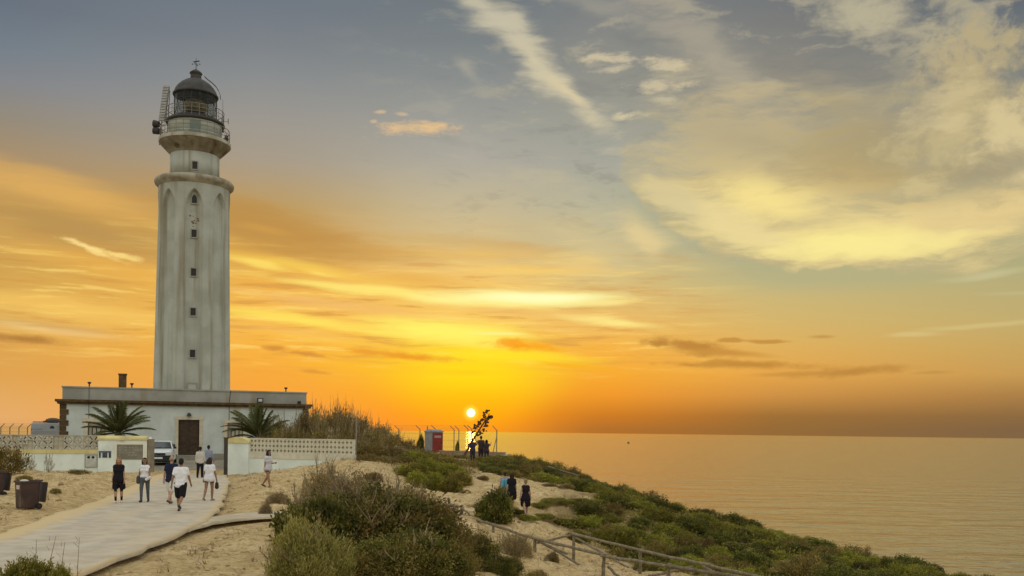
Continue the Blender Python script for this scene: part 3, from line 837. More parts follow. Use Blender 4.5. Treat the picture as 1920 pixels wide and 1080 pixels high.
# ------------------------------------------------------------------ lighthouse
M_WHITE = pm('weathered_whitewash', (0.45, 0.465, 0.405), (0.36, 0.37, 0.31), scale=0.5, rough=0.85, bump=0.012, bscale=3.0, stain=(0.25, 0.225, 0.15), stain_scale=(1.5, 1.5, 0.07), stain_amt=(0.47, 0.70), spec=0.15)
M_TRIM = pm('weathered_stone_trim', (0.38, 0.345, 0.26), (0.25, 0.22, 0.155), scale=1.4, rough=0.9, bump=0.02, stain=(0.46, 0.42, 0.33), stain_scale=(0.8, 0.8, 1.2), stain_amt=(0.55, 0.7), spec=0.1)
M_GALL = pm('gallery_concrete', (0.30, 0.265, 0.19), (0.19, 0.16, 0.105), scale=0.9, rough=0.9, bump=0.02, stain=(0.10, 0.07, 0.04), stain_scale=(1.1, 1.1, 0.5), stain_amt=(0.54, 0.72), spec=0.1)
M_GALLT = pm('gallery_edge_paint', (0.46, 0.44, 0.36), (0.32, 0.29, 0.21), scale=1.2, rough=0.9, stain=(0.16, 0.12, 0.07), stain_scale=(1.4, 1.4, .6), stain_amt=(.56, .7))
M_DRUM = pm('pale_green_metal', (0.52, 0.56, 0.50), (0.44, 0.48, 0.42), scale=1.0, rough=0.6, stain=(0.30, 0.26, 0.18), stain_scale=(2, 2, .3), stain_amt=(.6, .75))
M_DOME = pm('dark_lead_sheet', (0.050, 0.048, 0.045), (0.075, 0.072, 0.066), scale=1.5, rough=0.7, metal=0.0, spec=0.2)
M_DARK = pm('dark_iron', (0.045, 0.042, 0.038), rough=0.6)
M_RAIL = pm('rail_grey_metal', (0.16, 0.16, 0.15), (0.24, 0.22, 0.18), scale=3, rough=0.6)
M_HOLE = pm('dark_window', (0.018, 0.016, 0.014), rough=0.35)
M_LINING = pm('lantern_lining', (0.14, 0.145, 0.14), rough=0.7)
M_LENS = pm('lens_brass_glass', (0.42, 0.32, 0.12), (0.20, 0.15, 0.07), scale=3, rough=0.25, metal=0.4)
M_PANEL = pm('antenna_pale_grey', (0.42, 0.42, 0.40), (0.33, 0.33, 0.31), scale=3, rough=0.6)
M_GLASS = glassmat('lantern_glass', (0.80, 0.84, 0.82), 0.72)

TX, TY = -27.46, 80.0
TH0 = math.atan2(-TY, -TX)               # bearing of the recess that faces the viewer
tower = thing('lighthouse_tower', 'tall whitewashed lighthouse tower with arched recesses, two galleries and a dark dome', 'lighthouse', (TX, TY, CAMZ), 0.0, None, (0.95, 0.95, 1.0))
ZB, ZT = 0.2, 20.5

def shaft_r(z):
    return 3.36 - (z - 3.3) * (3.36 - 3.07) / 17.1

def recess(th, z):
    d = (th - TH0 + math.pi / 8) % (math.pi / 4) - math.pi / 8
    zs = 18.4
    k = 1.0 if z < zs else max(0.0, 1 - ((z - zs) / 1.45) ** 1.7) ** 0.8
    w = R(13.6) * k
    if w <= 0: return 0.0
    e = (w - abs(d)) / R(1.3)
    return 0.0 if e <= 0 else (1.0 if e >= 1 else e) * (0.30 + 0.05 * math.cos(d / R(13.6) * 1.5))

nth = 288
zz = list(np.linspace(ZB, 18.2, 46)) + list(np.linspace(18.26, 19.95, 40)) + [20.1, 20.3, ZT]
V, Fq = [], []
for z in zz:
    for k in range(nth):
        th = TH0 + 2 * math.pi * (k + .5) / nth
        r = shaft_r(z) - recess(th, z)
        V.append((r * math.cos(th), r * math.sin(th), z))
idx = np.arange(len(zz) * nth).reshape(len(zz), nth)
nxt = np.roll(idx, -1, 1)
obj('shaft', np_mesh('shaft', V, np.stack([idx[:-1], nxt[:-1], nxt[1:], idx[1:]], -1).reshape(-1, 4), M_WHITE, False), tower)
MB().lathe([(3.05, 20.38), (3.14, 20.42), (3.20, 20.56), (3.36, 20.64), (3.42, 20.80), (3.42, 20.93), (3.34, 21.0), (3.30, 21.08), (2.0, 21.14)], 96).build('cornice', M_TRIM, tower, True)
MB().lathe([(2.13, 21.1), (2.12, 23.45)], 96).build('neck', M_WHITE, tower, True)
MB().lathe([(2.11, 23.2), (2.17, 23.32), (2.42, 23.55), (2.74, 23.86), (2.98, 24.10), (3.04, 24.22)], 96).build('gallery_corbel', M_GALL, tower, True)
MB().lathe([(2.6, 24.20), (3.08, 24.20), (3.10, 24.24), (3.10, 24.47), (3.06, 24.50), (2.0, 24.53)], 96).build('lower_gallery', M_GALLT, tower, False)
drum = MB().lathe([(2.30, 24.5), (2.30, 25.86), (2.36, 25.92)], 96).build('watch_room', M_DRUM, tower, True)
MB().ring(2.315, 24.95, 0.03, 72).ring(2.315, 25.4, 0.03, 72).build('band', M_DRUM, drum, True)
dd = MB()
for k in range(7):
    th = TH0 + R(-11 + 22 * k / 6)
    dd.v += [(2.335 * math.cos(th), 2.335 * math.sin(th), 24.56), (2.335 * math.cos(th), 2.335 * math.sin(th), 25.72)]
dd.f = [(2 * k, 2 * k + 2, 2 * k + 3, 2 * k + 1) for k in range(6)]; dd.mi = [0] * 6
M_GDOOR = pm('green_door_metal', (0.17, 0.21, 0.18), rough=0.5)
dd.build('door', M_GDOOR, drum)
MB().lathe([(2.28, 25.88), (2.50, 25.92), (2.54, 26.0), (2.54, 26.12), (1.5, 26.14)], 96).build('upper_gallery', M_DARK, tower, True)

def railing(r, z0, h, n, nm):
    me = MB().tube([(0, 0, 0), (0, 0, h)], 0.022, 6).mesh('baluster', M_RAIL)
    for k in range(n):
        th = TH0 + 2 * math.pi * (k + .5) / n
        obj('baluster', me, tower, (r * math.cos(th), r * math.sin(th), z0))
    for f in (0.36, 0.68, 1.0):
        MB().ring(r, z0 + h * f, 0.02 if f < 1 else 0.028, 72).build('rail', M_RAIL, tower, True)
railing(2.98, 24.5, 1.05, 28, 'lower')
railing(2.47, 26.12, 1.0, 24, 'upper')

# lantern: glazing in sixteen sectors and three rows of leaning lattice, curtain wall below, optic inside
NS = 16
RL = 1.83
zr = [26.5, 27.14, 27.78, 28.42]
MB().lathe([(RL + .02, 26.1), (RL + .04, 26.5), (RL - .03, 26.52)], 64).build('lantern_base', M_DARK, tower, True)
pane_meshes = {}
for row in range(3):
    for k in range(NS):
        a0, a1 = TH0 + 2 * math.pi * (k - .5) / NS, TH0 + 2 * math.pi * (k + .5) / NS
        p = MB().add([(RL * math.cos(a0), RL * math.sin(a0), zr[row] + .02), (RL * math.cos(a1), RL * math.sin(a1), zr[row] + .02), (RL * math.cos(a1), RL * math.sin(a1), zr[row + 1] - .02), (RL * math.cos(a0), RL * math.sin(a0), zr[row + 1] - .02)], [(0, 1, 2, 3)])
        p.build('pane', M_GLASS, tower)
bars = MB()
for k in range(NS):
    a0, a1 = TH0 + 2 * math.pi * (k - .5) / NS, TH0 + 2 * math.pi * (k + .5) / NS
    rr = RL + .015
    bars.tube([(rr * math.cos(a0), rr * math.sin(a0), 26.5), (rr * math.cos(a0), rr * math.sin(a0), 28.44)], .028, 5)
    for row in range(2):
        A, B = (a0, a1) if (row + k) % 2 else (a1, a0)
        bars.tube([(rr * math.cos(A), rr * math.sin(A), zr[row]), (rr * math.cos(B), rr * math.sin(B), zr[row + 1])], .02, 4)
for z in zr[1:3]:
    bars.ring(RL + .015, z, .022, 48, 5)
bars.build('glazing_bars', M_DARK, tower)
MB().lathe([(0.45, 26.2), (0.5, 26.9), (0.85, 27.0), (0.95, 27.3), (0.98, 27.6), (0.92, 27.9), (0.6, 28.15), (0.05, 28.25)], 24).build('optic', M_LENS, tower)
MB().lathe([(1.80, 28.42), (1.6, 28.75), (1.2, 29.15), (0.7, 29.4), (0.02, 29.5)], 48).build('dome_lining', M_LINING, tower, True)
MB().lathe([(1.80, 28.36), (1.93, 28.36), (1.97, 28.42), (1.97, 28.50), (1.88, 28.58), (1.78, 28.86), (1.58, 29.16), (1.28, 29.46), (0.92, 29.70), (0.60, 29.84), (0.50, 29.92)], 64).build('dome', M_DOME, tower, True)
MB().lathe([(0.50, 29.88), (0.47, 30.05), (0.46, 30.32), (0.56, 30.36), (0.50, 30.48), (0.30, 30.62), (0.12, 30.72), (0.06, 30.78)], 32).build('ventilator', M_DOME, tower, True)
vane = MB().tube([(0, 0, 30.7), (0, 0, 31.75)], [.035, .015], 6).build('weather_vane', M_DARK, tower)
arms = MB()
arms.tube([(-.32, 0, 31.2), (.32, 0, 31.2)], .016, 5).tube([(0, -.32, 31.2), (0, .32, 31.2)], .016, 5)
for c in ((-.34, 0), (.34, 0), (0, .34), (0, -.34)):
    arms.ball((c[0], c[1], 31.2), .055, n=6, m=4)
arms.add([(-.34, 0, 31.42), (-.14, 0, 31.36), (.30, 0, 31.40), (.30, 0, 31.52), (-.14, 0, 31.46)], [(0, 1, 2, 3, 4)])
arms.build('vane_arms', M_DARK, vane)
# curved ladder up the right flank of the dome
la = MB()
th = TH0 + R(82)
prof = [(2.02, 28.35), (2.0, 28.7), (1.86, 29.05), (1.62, 29.4), (1.28, 29.7), (0.9, 29.95), (0.62, 30.2)]
for off in (-.13, .13):
    la.tube([((r + .12) * math.cos(th) - off * math.sin(th), (r + .12) * math.sin(th) + off * math.cos(th), z) for r, z in prof], .022, 5)
for i in range(len(prof) - 1):
    for t in (0.0, 0.5):
        r = prof[i][0] * (1 - t) + prof[i + 1][0] * t + .12; z = prof[i][1] * (1 - t) + prof[i + 1][1] * t
        la.tube([(r * math.cos(th) + .13 * math.sin(th), r * math.sin(th) - .13 * math.cos(th), z), (r * math.cos(th) - .13 * math.sin(th), r * math.sin(th) + .13 * math.cos(th), z)], .016, 4)
la.build('dome_ladder', M_DARK, tower)

M_FRAME = pm('window_frame_grey', (0.30, 0.29, 0.24), rough=0.8)
def tower_window(z, w, h, r, arched=False):
    f = MB()
    c, s = math.cos(TH0), math.sin(TH0)
    # local x along the wall, -y outward
    t = .07
    f.box(-w / 2 - t, -w / 2, -.07, .12, -h / 2, h / 2).box(w / 2, w / 2 + t, -.07, .12, -h / 2, h / 2)
    f.box(-w / 2 - t - .02, w / 2 + t + .02, -.09, .12, -h / 2 - .09, -h / 2)
    if arched:
        f.tube([(-w / 2 - t / 2 + (w + t) * i / 8, -.02, h / 2 + .25 * math.sin(math.pi * i / 8)) for i in range(9)], .045, 5)
    else:
        f.box(-w / 2 - t, w / 2 + t, -.07, .12, h / 2, h / 2 + t)
    o = f.build('window', M_FRAME, tower)
    o.location = (r * c, r * s, z); o.rotation_euler = (0, 0, TH0 + math.pi / 2)
    p = MB()
    if arched:
        n = 8
        vs = [(-w / 2, -.012, -h / 2), (w / 2, -.012, -h / 2)] + [(w / 2 - w * i / n, -.012, h / 2 + .25 * math.sin(math.pi * i / n)) for i in range(n + 1)]
        p.add(vs, [tuple(range(len(vs)))])
    else:
        p.box(-w / 2, w / 2, -.012, .1, -h / 2, h / 2)
    p.build('pane', M_HOLE, o)
    MB().box(-.02, .02, -.03, -.014, -h / 2, h / 2).box(-w / 2, w / 2, -.03, -.014, -.015, .015).build('muntin', M_DARK, o)
rec = lambda z: shaft_r(z) - 0.33
for z in (16.15, 12.93, 9.64, 6.17):
    tower_window(z, .42, .62, rec(z))
tower_window(18.92, .42, .50, rec(18.9), True)
tower_window(21.98, .42, .62, 2.12)
# blocked opening at the foot
c, s = math.cos(TH0), math.sin(TH0)
o = MB().box(-.42, -.33, -.06, .1, 0, .62).box(.33, .42, -.06, .1, 0, .62).box(-.42, .42, -.06, .1, .62, .72).build('blocked_door', M_FRAME, tower)
o.location = (rec(3.3) * c, rec(3.3) * s, 3.05); o.rotation_euler = (0, 0, TH0 + math.pi / 2)
MB().box(-.33, .33, -.01, .08, 0, .62).build('infill', M_WHITE, o)
# broken render between the two top windows
M_SCAR = pm('bare_brick_scar', (0.13, 0.09, 0.055), (0.22, 0.16, 0.10), scale=9, rough=0.95, bump=0.02)
sc = MB()
for k in range(16):
    a = rnd.gauss(-.02, .16); h = 17.05 + rnd.choice((0, 0, .1, .75)) + rnd.gauss(0, .13) + a * .3
    w = rnd.uniform(.04, .15)
    rr = rec(h) + .004
    pts = [(a + w * math.cos(t) * rnd.uniform(.5, 1), h + w * .7 * math.sin(t) * rnd.uniform(.5, 1)) for t in [2 * math.pi * i / 7 for i in range(7)]]
    sc.add([(rr * c + q[0] * -s * 1.0, rr * s + q[0] * c, q[1]) for q in pts], [tuple(range(7))])
sc.build('flaked_plaster', M_SCAR, tower)

def on_tower(px, py, r_side):
    """point on the tower's silhouette circle at that pixel"""
    a, b = unroll(px, py)
    return Vector((a * TY / F, TY, CAMZ - b * TY / F))

# aerials hung on the galleries
mast = thing('antenna_mast', 'pale slatted panel antenna on a leaning pole left of the lantern', 'antenna', on_tower(299, 262, 3))
top = on_tower(312, 163, 3) - mast.location
MB().tube([(0.0, 0, -.45), (top.x * .38, 0, top.z * .40)], .045, 6).tube([(.62, 0, -.35), (top.x + .3, 0, top.z * .93)], .035, 6).build('pole', M_RAIL, mast)
pa = MB()
for k in range(13):
    t = .36 + .62 * k / 12
    x = top.x * t; z = top.z * t
    pa.box(x - .24, x + .24, -.12, .05, z, z + .17)
pa.build('panel', M_PANEL, mast)
MB().tube([(top.x * .36 + .27, 0, top.z * .36), (top.x + .27, 0, top.z)], .03, 5).tube([(top.x * .36 - .25, -.05, top.z * .36), (top.x - .25, -.05, top.z)], .02, 5).tube([(.28, 0, 1.3), (.95, .2, 1.25)], .025, 5).build('bracket', M_RAIL, mast)
for i, (px, py, lab) in enumerate(((295, 233, 'dark drum dish aerial on the left of the gallery, upper of the two'), (295, 246, 'dark drum dish aerial on the left of the gallery, lower of the two'))):
    d = thing('dish_antenna', lab, 'antenna', on_tower(px, py, 3), 0, 'drum dishes on the lighthouse gallery')
    MB().tube([(-.30, -.05, .05), (.16, -.05, -.03)], [.30, .27], 18).build('drum', M_DARK, d, False)
    MB().tube([(.1, 0, 0), (.55, 0.1, -.1)], .04, 6).build('arm', M_RAIL, d)
w = thing('whip_antenna', 'thin upright whip aerial on the right of the upper gallery', 'antenna', on_tower(418, 243, 3))
MB().tube([(0, 0, -.1), (0, 0, .9), (-.05, 0, 2.6)], [.03, .02, .012], 5).build('whip', M_DARK, w)
MB().box(-.07, .07, -.07, .07, -.25, .35).build('base_unit', M_DARK, w)
w = thing('dipole_antenna', 'small stub aerial sticking out right of the upper gallery', 'antenna', on_tower(420, 228, 3))
MB().tube([(-.15, 0, 0), (.36, 0, 0)], .018, 5).build('boom', M_DARK, w)
MB().tube([(.36, 0, -.2), (.36, 0, .25)], .03, 5).build('element', M_DARK, w)
w = thing('equipment_box', 'dark equipment box on the right edge of the lower gallery', 'box', on_tower(424, 268, 3))
MB().box(-.13, .17, -.15, .15, 0, .62, top=.8).build('casing', M_DARK, w)
MB().tube([(.02, 0, .6), (.02, 0, .85)], .02, 5).build('mount', M_DARK, w)

# ------------------------------------------------------------------ keepers' building
FA = R(21.0)
ft = Vector((math.cos(FA), math.sin(FA), 0)); fn = Vector((math.sin(FA), -math.cos(FA), 0))
FB = Vector((TX, TY, 0)) + fn * 5.0
FB.z = CAMZ
bld = thing('keepers_building', 'long low white building with brown stone cornice round the lighthouse foot', 'building', FB, FA)
def face_x(px, py):
    a, _ = unroll(px, py)
    q = a / F
    return (q * FB.y - FB.x) / (ft.x - q * ft.y)
XL, XR = face_x(113, 780), face_x(577, 790)
XD = face_x(354, 820)
DEPTH = 10.5
M_WALL = pm('old_white_paint', (0.58, 0.63, 0.585), (0.49, 0.53, 0.48), scale=0.7, rough=0.85, bump=0.01, bscale=3, stain=(0.50, 0.48, 0.40), stain_scale=(0.5, 0.5, 0.18), stain_amt=(0.58, 0.78), spec=0.15)
M_PARA = pm('grey_render', (0.36, 0.36, 0.315), (0.28, 0.28, 0.235), scale=0.6, rough=0.9, stain=(0.30, 0.27, 0.20), stain_scale=(0.7, 0.7, 0.25), stain_amt=(.55, .72), spec=0.1)
M_BROWN = pm('brown_stone', (0.075, 0.047, 0.022), (0.11, 0.075, 0.038), scale=2.5, rough=0.9, bump=0.03, rand=0.12, spec=0.1)
M_PLINTH = pm('grey_plinth', (0.30, 0.28, 0.22), (0.24, 0.22, 0.17), scale=1.2, rough=0.9)
M_SURR = pm('beige_stone_surround', (0.62, 0.55, 0.40), (0.52, 0.45, 0.32), scale=2, rough=0.9)
M_DOOR = pm('dark_brown_timber', (0.045, 0.026, 0.014), (0.07, 0.042, 0.022), scale=4, rough=0.6)
ZG = -2.95
def opening_wall(mb, x0, x1, z0, z1, y, th, holes):
    """wall panel in x/z with rectangular holes"""
    xsx = sorted({x0, x1, *[h[0] for h in holes], *[h[1] for h in holes]})
    zsx = sorted({z0, z1, *[h[2] for h in holes], *[h[3] for h in holes]})
    for i in range(len(xsx) - 1):
        for j in range(len(zsx) - 1):
            cx, cz = (xsx[i] + xsx[i + 1]) / 2, (zsx[j] + zsx[j + 1]) / 2
            if any(h[0] < cx < h[1] and h[2] < cz < h[3] for h in holes): continue
            mb.add([(xsx[i], y, zsx[j]), (xsx[i + 1], y, zsx[j]), (xsx[i + 1], y, zsx[j + 1]), (xsx[i], y, zsx[j + 1])], [(0, 1, 2, 3)])
    for h in holes:
        a, b, c0, d = h
        mb.add([(a, y, c0), (b, y, c0), (b, y, d), (a, y, d), (a, y + th, c0), (b, y + th, c0), (b, y + th, d), (a, y + th, d)], [(0, 4, 5, 1), (1, 5, 6, 2), (2, 6, 7, 3), (3, 7, 4, 0)])
DW, DZ0, DZ1 = 0.80, -2.17, 0.66
WX1, WX2 = face_x(181, 800), face_x(441, 810)
WW, WZ0, WZ1 = 0.62, -1.55, 0.35
wl = MB()
opening_wall(wl, XL, XR, -2.05, 1.76, 0, .3, [(XD - DW, XD + DW, -2.05, DZ1), (WX1 - WW, WX1 + WW, WZ0, WZ1), (WX2 - WW, WX2 + WW, WZ0, WZ1)])
wl.add([(XL, 0, -2.05), (XL, DEPTH, -2.05), (XL, DEPTH, 1.76), (XL, 0, 1.76)], [(0, 3, 2, 1)])
wl.add([(XR, 0, -2.05), (XR, DEPTH, -2.05), (XR, DEPTH, 1.76), (XR, 0, 1.76)], [(0, 1, 2, 3)])
wl.add([(XL, DEPTH, -2.05), (XR, DEPTH, -2.05), (XR, DEPTH, 1.76), (XL, DEPTH, 1.76)], [(0, 3, 2, 1)])
wall = wl.build('wall', M_WALL, bld)
MB().box(XL - .06, XD - DW - .3, -.06, DEPTH + .06, ZG - .4, -2.05).box(XD + DW + .3, XR + .06, -.06, DEPTH + .06, ZG - .4, -2.05).build('plinth', M_PLINTH, bld)
MB().box(XL - .36, XR + .36, -.40, DEPTH + .4, 1.92, 2.11).box(XL - .22, XR + .22, -.25, DEPTH + .25, 1.76, 1.92).build('cornice', M_BROWN, bld)
pr = MB().box(XL + .12, XR - .12, .05, DEPTH - .05, 2.11, 3.02).build('parapet', M_PARA, bld)
MB().box(XL + .06, XR - .06, -.02, DEPTH, 3.02, 3.13).build('coping', M_PARA, pr)
MB().box(XL + .45, XR - .45, .3, DEPTH - .3, 2.95, 3.145).build('roof', M_PARA, bld)
qm = {}
for k in range(9):
    z0 = -2.05 + k * 3.81 / 9
    w = .58 if k % 2 else .42
    for side in (0, 1):
        q = MB().box(-.05, w, -.05, .62 if k % 2 == 0 else .45, .012, 3.81 / 9 - .012) if not side else MB().box(-w, .05, -.05, .45, .012, 3.81 / 9 - .012)
        o = q.build('quoin', M_BROWN, bld); o.location = (XR if side else XL, 0, z0)
# door
dr = MB().box(XD - DW, XD + DW, .18, .24, DZ0, DZ1).build('door', M_DOOR, bld)
pn = MB()
for sx in (-1, 1):
    for z0, z1 in ((DZ0 + .15, DZ0 + .75), (DZ0 + .9, DZ0 + 1.7), (DZ0 + 1.85, DZ1 - .12)):
        x0 = XD + sx * .42
        pn.box(x0 - .28, x0 + .28, .15, .182, z0, z1)
pn.build('door_panel', M_DOOR, dr)
MB().box(XD - .015, XD + .015, .15, .184, DZ0, DZ1).ball((XD + .10, .13, -1.05), .04, n=8, m=5).build('handle', M_DARK, dr)
ds = MB()
ds.box(XD - DW - .24, XD - DW, -.05, .18, DZ0, DZ1 + .02).box(XD + DW, XD + DW + .24, -.05, .18, DZ0, DZ1 + .02).box(XD - DW - .30, XD + DW + .30, -.07, .18, DZ1 + .02, DZ1 + .26)
ds.build('door_surround', M_SURR, bld)
for k in range(3):
    MB().box(XD - 1.5 - .12 * (2 - k), XD + 1.5 + .12 * (2 - k), -.5 - .34 * (2 - k), .2, ZG - .3, -2.19 - .2 * (2 - k)).build('step', M_PLINTH, bld)
M_SHUT = pm('window_shutter', (0.40, 0.36, 0.27), rough=0.7)
for wx in (WX1, WX2):
    f = MB()
    f.box(wx - WW - .28, wx - WW, -.06, .15, WZ0 - .05, WZ1 + .05).box(wx + WW, wx + WW + .28, -.06, .15, WZ0 - .05, WZ1 + .05)
    f.box(wx - WW - .36, wx + WW + .36, -.09, .15, WZ1 + .05, WZ1 + .32).box(wx - WW - .32, wx + WW + .32, -.12, .15, WZ0 - .2, WZ0 - .05)
    wo = f.build('window', M_SURR, bld)
    MB().box(wx - WW, wx + WW, .2, .24, WZ0, WZ1).build('pane', M_HOLE, wo)
    sh = MB()
    for j in range(4):
        x = wx - WW + (2 * WW) * (j + .5) / 4
        sh.box(x - .115, x + .115, .13, .198, WZ0 + .05, WZ1 - .35)
    sh.box(wx - WW, wx + WW, .13, .198, WZ1 - .3, WZ1)
    sh.build('shutter', M_SHUT, wo)
# chimney, roof pipes
cx = face_x(228, 715)
ch = MB().box(cx - .29, cx + .29, 2.2, 2.78, 3.0, 4.22).build('chimney', M_BROWN, bld)
MB().box(cx - .33, cx + .33, 2.16, 2.82, 4.22, 4.34).build('chimney_cap', M_BROWN, ch)
for px in (167, 247, 537):
    x = face_x(px, 725)
    v = MB().tube([(x, .3, 3.1), (x, .3, 3.34)], .05, 8).build('roof_vent', M_DARK, bld)
    MB().lathe([(.06, 3.34), (.15, 3.44), (.13, 3.5), (.02, 3.52)], 10, c=(x, .3)).build('vent_cap', M_DARK, v)
x = face_x(167, 740)
MB().tube([(x, -.02, 3.1), (x, -.03, 2.2), (x, -.43, 2.12), (x, -.43, 1.95), (x, -.02, 1.7), (x, -.02, -1.9)], .018, 5).build('cable', M_DARK, bld)
x = face_x(430, 745)
MB().tube([(x + .1, -.02, 3.1), (x, -.03, 2.2), (x, -.43, 2.12), (x, -.43, 1.95), (x, -.02, 1.7), (x, -.02, -1.9)], .022, 5).build('cable', M_DARK, bld)
# floodlight standing on the cornice, lamp over the door
x = face_x(487, 752)
p = bld.matrix_basis @ Vector((x, -.3, 2.11))
fl = thing('floodlight', 'square black floodlight standing on the brown cornice, right of the tower', 'floodlight', p, FA)
MB().box(-.24, .24, -.1, .1, .02, .44).build('housing', M_DARK, fl)
MB().box(-.15, .15, -.13, -.102, .14, .36).build('lamp_glass', pm('floodlight_glass', (0.5, 0.52, 0.5), rough=0.2), fl)
p = bld.matrix_basis @ Vector((XD, -.02, 1.08))
wlamp = thing('wall_lamp', 'small dark wall lamp above the brown door', 'lamp', p, FA)
MB().box(-.09, .09, -.06, 0, -.1, .14).build('bracket', M_DARK, wlamp)
MB().lathe([(.19, -.12), (.14, .05), (.05, .1)], 12, c=(0, -.16)).build('shade', M_DARK, wlamp)
# alarm box / camera on parapet right end
x = face_x(560, 754)
p = bld.matrix_basis @ Vector((x, -.3, 2.11))
fl = thing('floodlight', 'small dark lamp box on the cornice near its right end', 'floodlight', p, FA)
MB().box(-.16, .16, -.1, .1, 0, .26, top=.8).build('housing', M_DARK, fl)
MB().box(-.1, .1, -.13, -.102, .06, .2).build('lens', M_HOLE, fl)
bpy.context.view_layer.update()

# ------------------------------------------------------------------ boundary walls
M_MINT = pm('white_boundary_paint', (0.77, 0.85, 0.79), (0.67, 0.74, 0.68), scale=0.8, rough=0.85, bump=0.01, bscale=4, stain=(0.50, 0.47, 0.36), stain_scale=(0.7, 0.7, 0.5), stain_amt=(0.57, 0.76), spec=0.15)
M_YEL = pm('yellow_coping_paint', (0.66, 0.58, 0.28), (0.56, 0.48, 0.21), scale=2, rough=0.8, stain=(0.42, 0.37, 0.20), stain_scale=(1, 1, 1), stain_amt=(.55, .75))
M_BLOCK = pm('breeze_block_white', (0.66, 0.63, 0.50), (0.56, 0.53, 0.41), scale=3, rough=0.9, rand=0.06)
M_BLOCKG = pm('breeze_block_grey', (0.44, 0.41, 0.31), (0.34, 0.31, 0.23), scale=2, rough=0.9, rand=0.10, stain=(0.55, 0.53, 0.43), stain_scale=(2, 2, 2), stain_amt=(.5, .7))
M_POST = pm('gate_post_brown', (0.20, 0.17, 0.12), (0.28, 0.24, 0.17), scale=2, rough=0.85)
M_STEEL = pm('dark_gate_steel', (0.06, 0.05, 0.04), rough=0.6)

def block_mesh(s, slit, mat, nm):
    """pierced block: frame with either a diamond hole or two leaning slits"""
    mb = MB()
    d0, d1 = -.12, .12
    h = s / 2 - .003
    if slit == 0:
        hole = [(.80 * h, 0), (0, .80 * h), (-.80 * h, 0), (0, -.80 * h)]
    elif slit == 1:
        hole = [(.80 * h, .50 * h), (.30 * h, .80 * h), (-.80 * h, -.50 * h), (-.30 * h, -.80 * h)]
    else:
        hole = [(-.66 * h, .56 * h), (-.34 * h, .66 * h), (.66 * h, -.56 * h), (.34 * h, -.66 * h)][::-1]
    outer = [(h, h), (-h, h), (-h, -h), (h, -h)]
    if slit == 0:
        outer = [(h, h), (-h, h), (-h, -h), (h, -h)]
        mid = [(h, 0), (0, h), (-h, 0), (0, -h)]
        ring_o = [outer[3], mid[0], outer[0], mid[1], outer[1], mid[2], outer[2], mid[3]]
        ring_i = [tuple((a + b) / 2 for a, b in zip(hole[3], hole[0])), hole[0], tuple((a + b) / 2 for a, b in zip(hole[0], hole[1])), hole[1], tuple((a + b) / 2 for a, b in zip(hole[1], hole[2])), hole[2], tuple((a + b) / 2 for a, b in zip(hole[2], hole[3])), hole[3]]
    elif slit == 1:
        ring_o = [outer[0], outer[1], outer[2], outer[3]]
        ring_i = [hole[0], hole[1], hole[2], hole[3]]
    else:
        ring_o = [outer[0], outer[1], outer[2], outer[3]]
        hh = [(-.80 * h, .50 * h), (-.30 * h, .80 * h), (.80 * h, -.50 * h), (.30 * h, -.80 * h)]
        ring_i = [hh[1], hh[0], hh[3], hh[2]]
        ring_i = [hh[1], hh[0], hh[3], hh[2]]
    n = len(ring_o)
    vs = [(x, d0, z) for x, z in ring_o] + [(x, d0, z) for x, z in ring_i] + [(x, d1, z) for x, z in ring_o] + [(x, d1, z) for x, z in ring_i]
    fs = []
    for i in range(n):
        j = (i + 1) % n
        fs += [(i, j, n + j, n + i), (2 * n + j, 2 * n + i, 3 * n + i, 3 * n + j), (n + i, n + j, 3 * n + j, 3 * n + i), (i, 2 * n + i, 2 * n + j, j)]
    mb.add(vs, fs)
    return mb.mesh(nm, mat)

def wall_frame(px0, Y0, px1, Y1):
    a0, a1 = unroll(px0, 850)[0], unroll(px1, 850)[0]
    p0 = Vector((a0 * Y0 / F, Y0, CAMZ)); p1 = Vector((a1 * Y1 / F, Y1, CAMZ))
    d = p1 - p0
    return p0, math.atan2(d.y, d.x), d.length

# left stretch with lattice, then the solid gate pillar with the plaque
p0, ang, LW = wall_frame(-330, 54.2, 276, 59.0)
lw = thing('boundary_wall', 'white boundary wall left of the gate, with a grey pierced block lattice and yellow band', 'wall', p0, ang)
def wx(px):
    q = unroll(px, 850)[0] / F
    c, s = math.cos(ang), math.sin(ang)
    return (q * p0.y - p0.x) / (c - q * s)
XP = wx(185)
MB().box(0, XP, -.16, .16, -3.9, -1.66).build('wall_base', M_MINT, lw)
MB().box(0, XP, -.21, .21, -1.66, -1.42).build('coping_band', M_YEL, lw)
S_ = 0.285
bms = [block_mesh(S_, 1, M_BLOCKG, 'pierced_block'), block_mesh(S_, 2, M_BLOCKG, 'pierced_block')]
nb = int(XP / S_)
for i in range(nb):
    xx = XP - S_ * (i + .5)
    for j in range(3):
        solid = (7 <= i <= 8) or (i == 13 and j == 1) or (19 <= i <= 20 and j < 2) or rnd.random() < .06
        if solid:
            o = MB().box(-S_ / 2 + .003, S_ / 2 - .003, -.05, .05, -S_ / 2 + .003, S_ / 2 - .003).build('solid_block', M_BLOCKG, lw)
        else:
            o = obj('pierced_block', bms[(i + j) % 2], lw)
        o.location = (xx, rnd.uniform(-.006, .006), -1.42 + S_ * (j + .5))
MB().box(0, XP, -.13, .13, -.565, -.525).build('top_slab', M_BLOCKG, lw)
pil = MB().box(XP, LW, -.24, .24, -3.9, -.80).build('gate_pillar', M_MINT, lw)
cp = MB()
cp.box(XP - .08, LW + .05, -.32, .32, -.80, -.70)
vs = []
n = 10
prof = [(-.30, -.70)] + [(-.30 + .60 * i / n, -.70 + .17 * math.sin(math.pi * i / n) ** .7) for i in range(1, n)] + [(.30, -.70)]
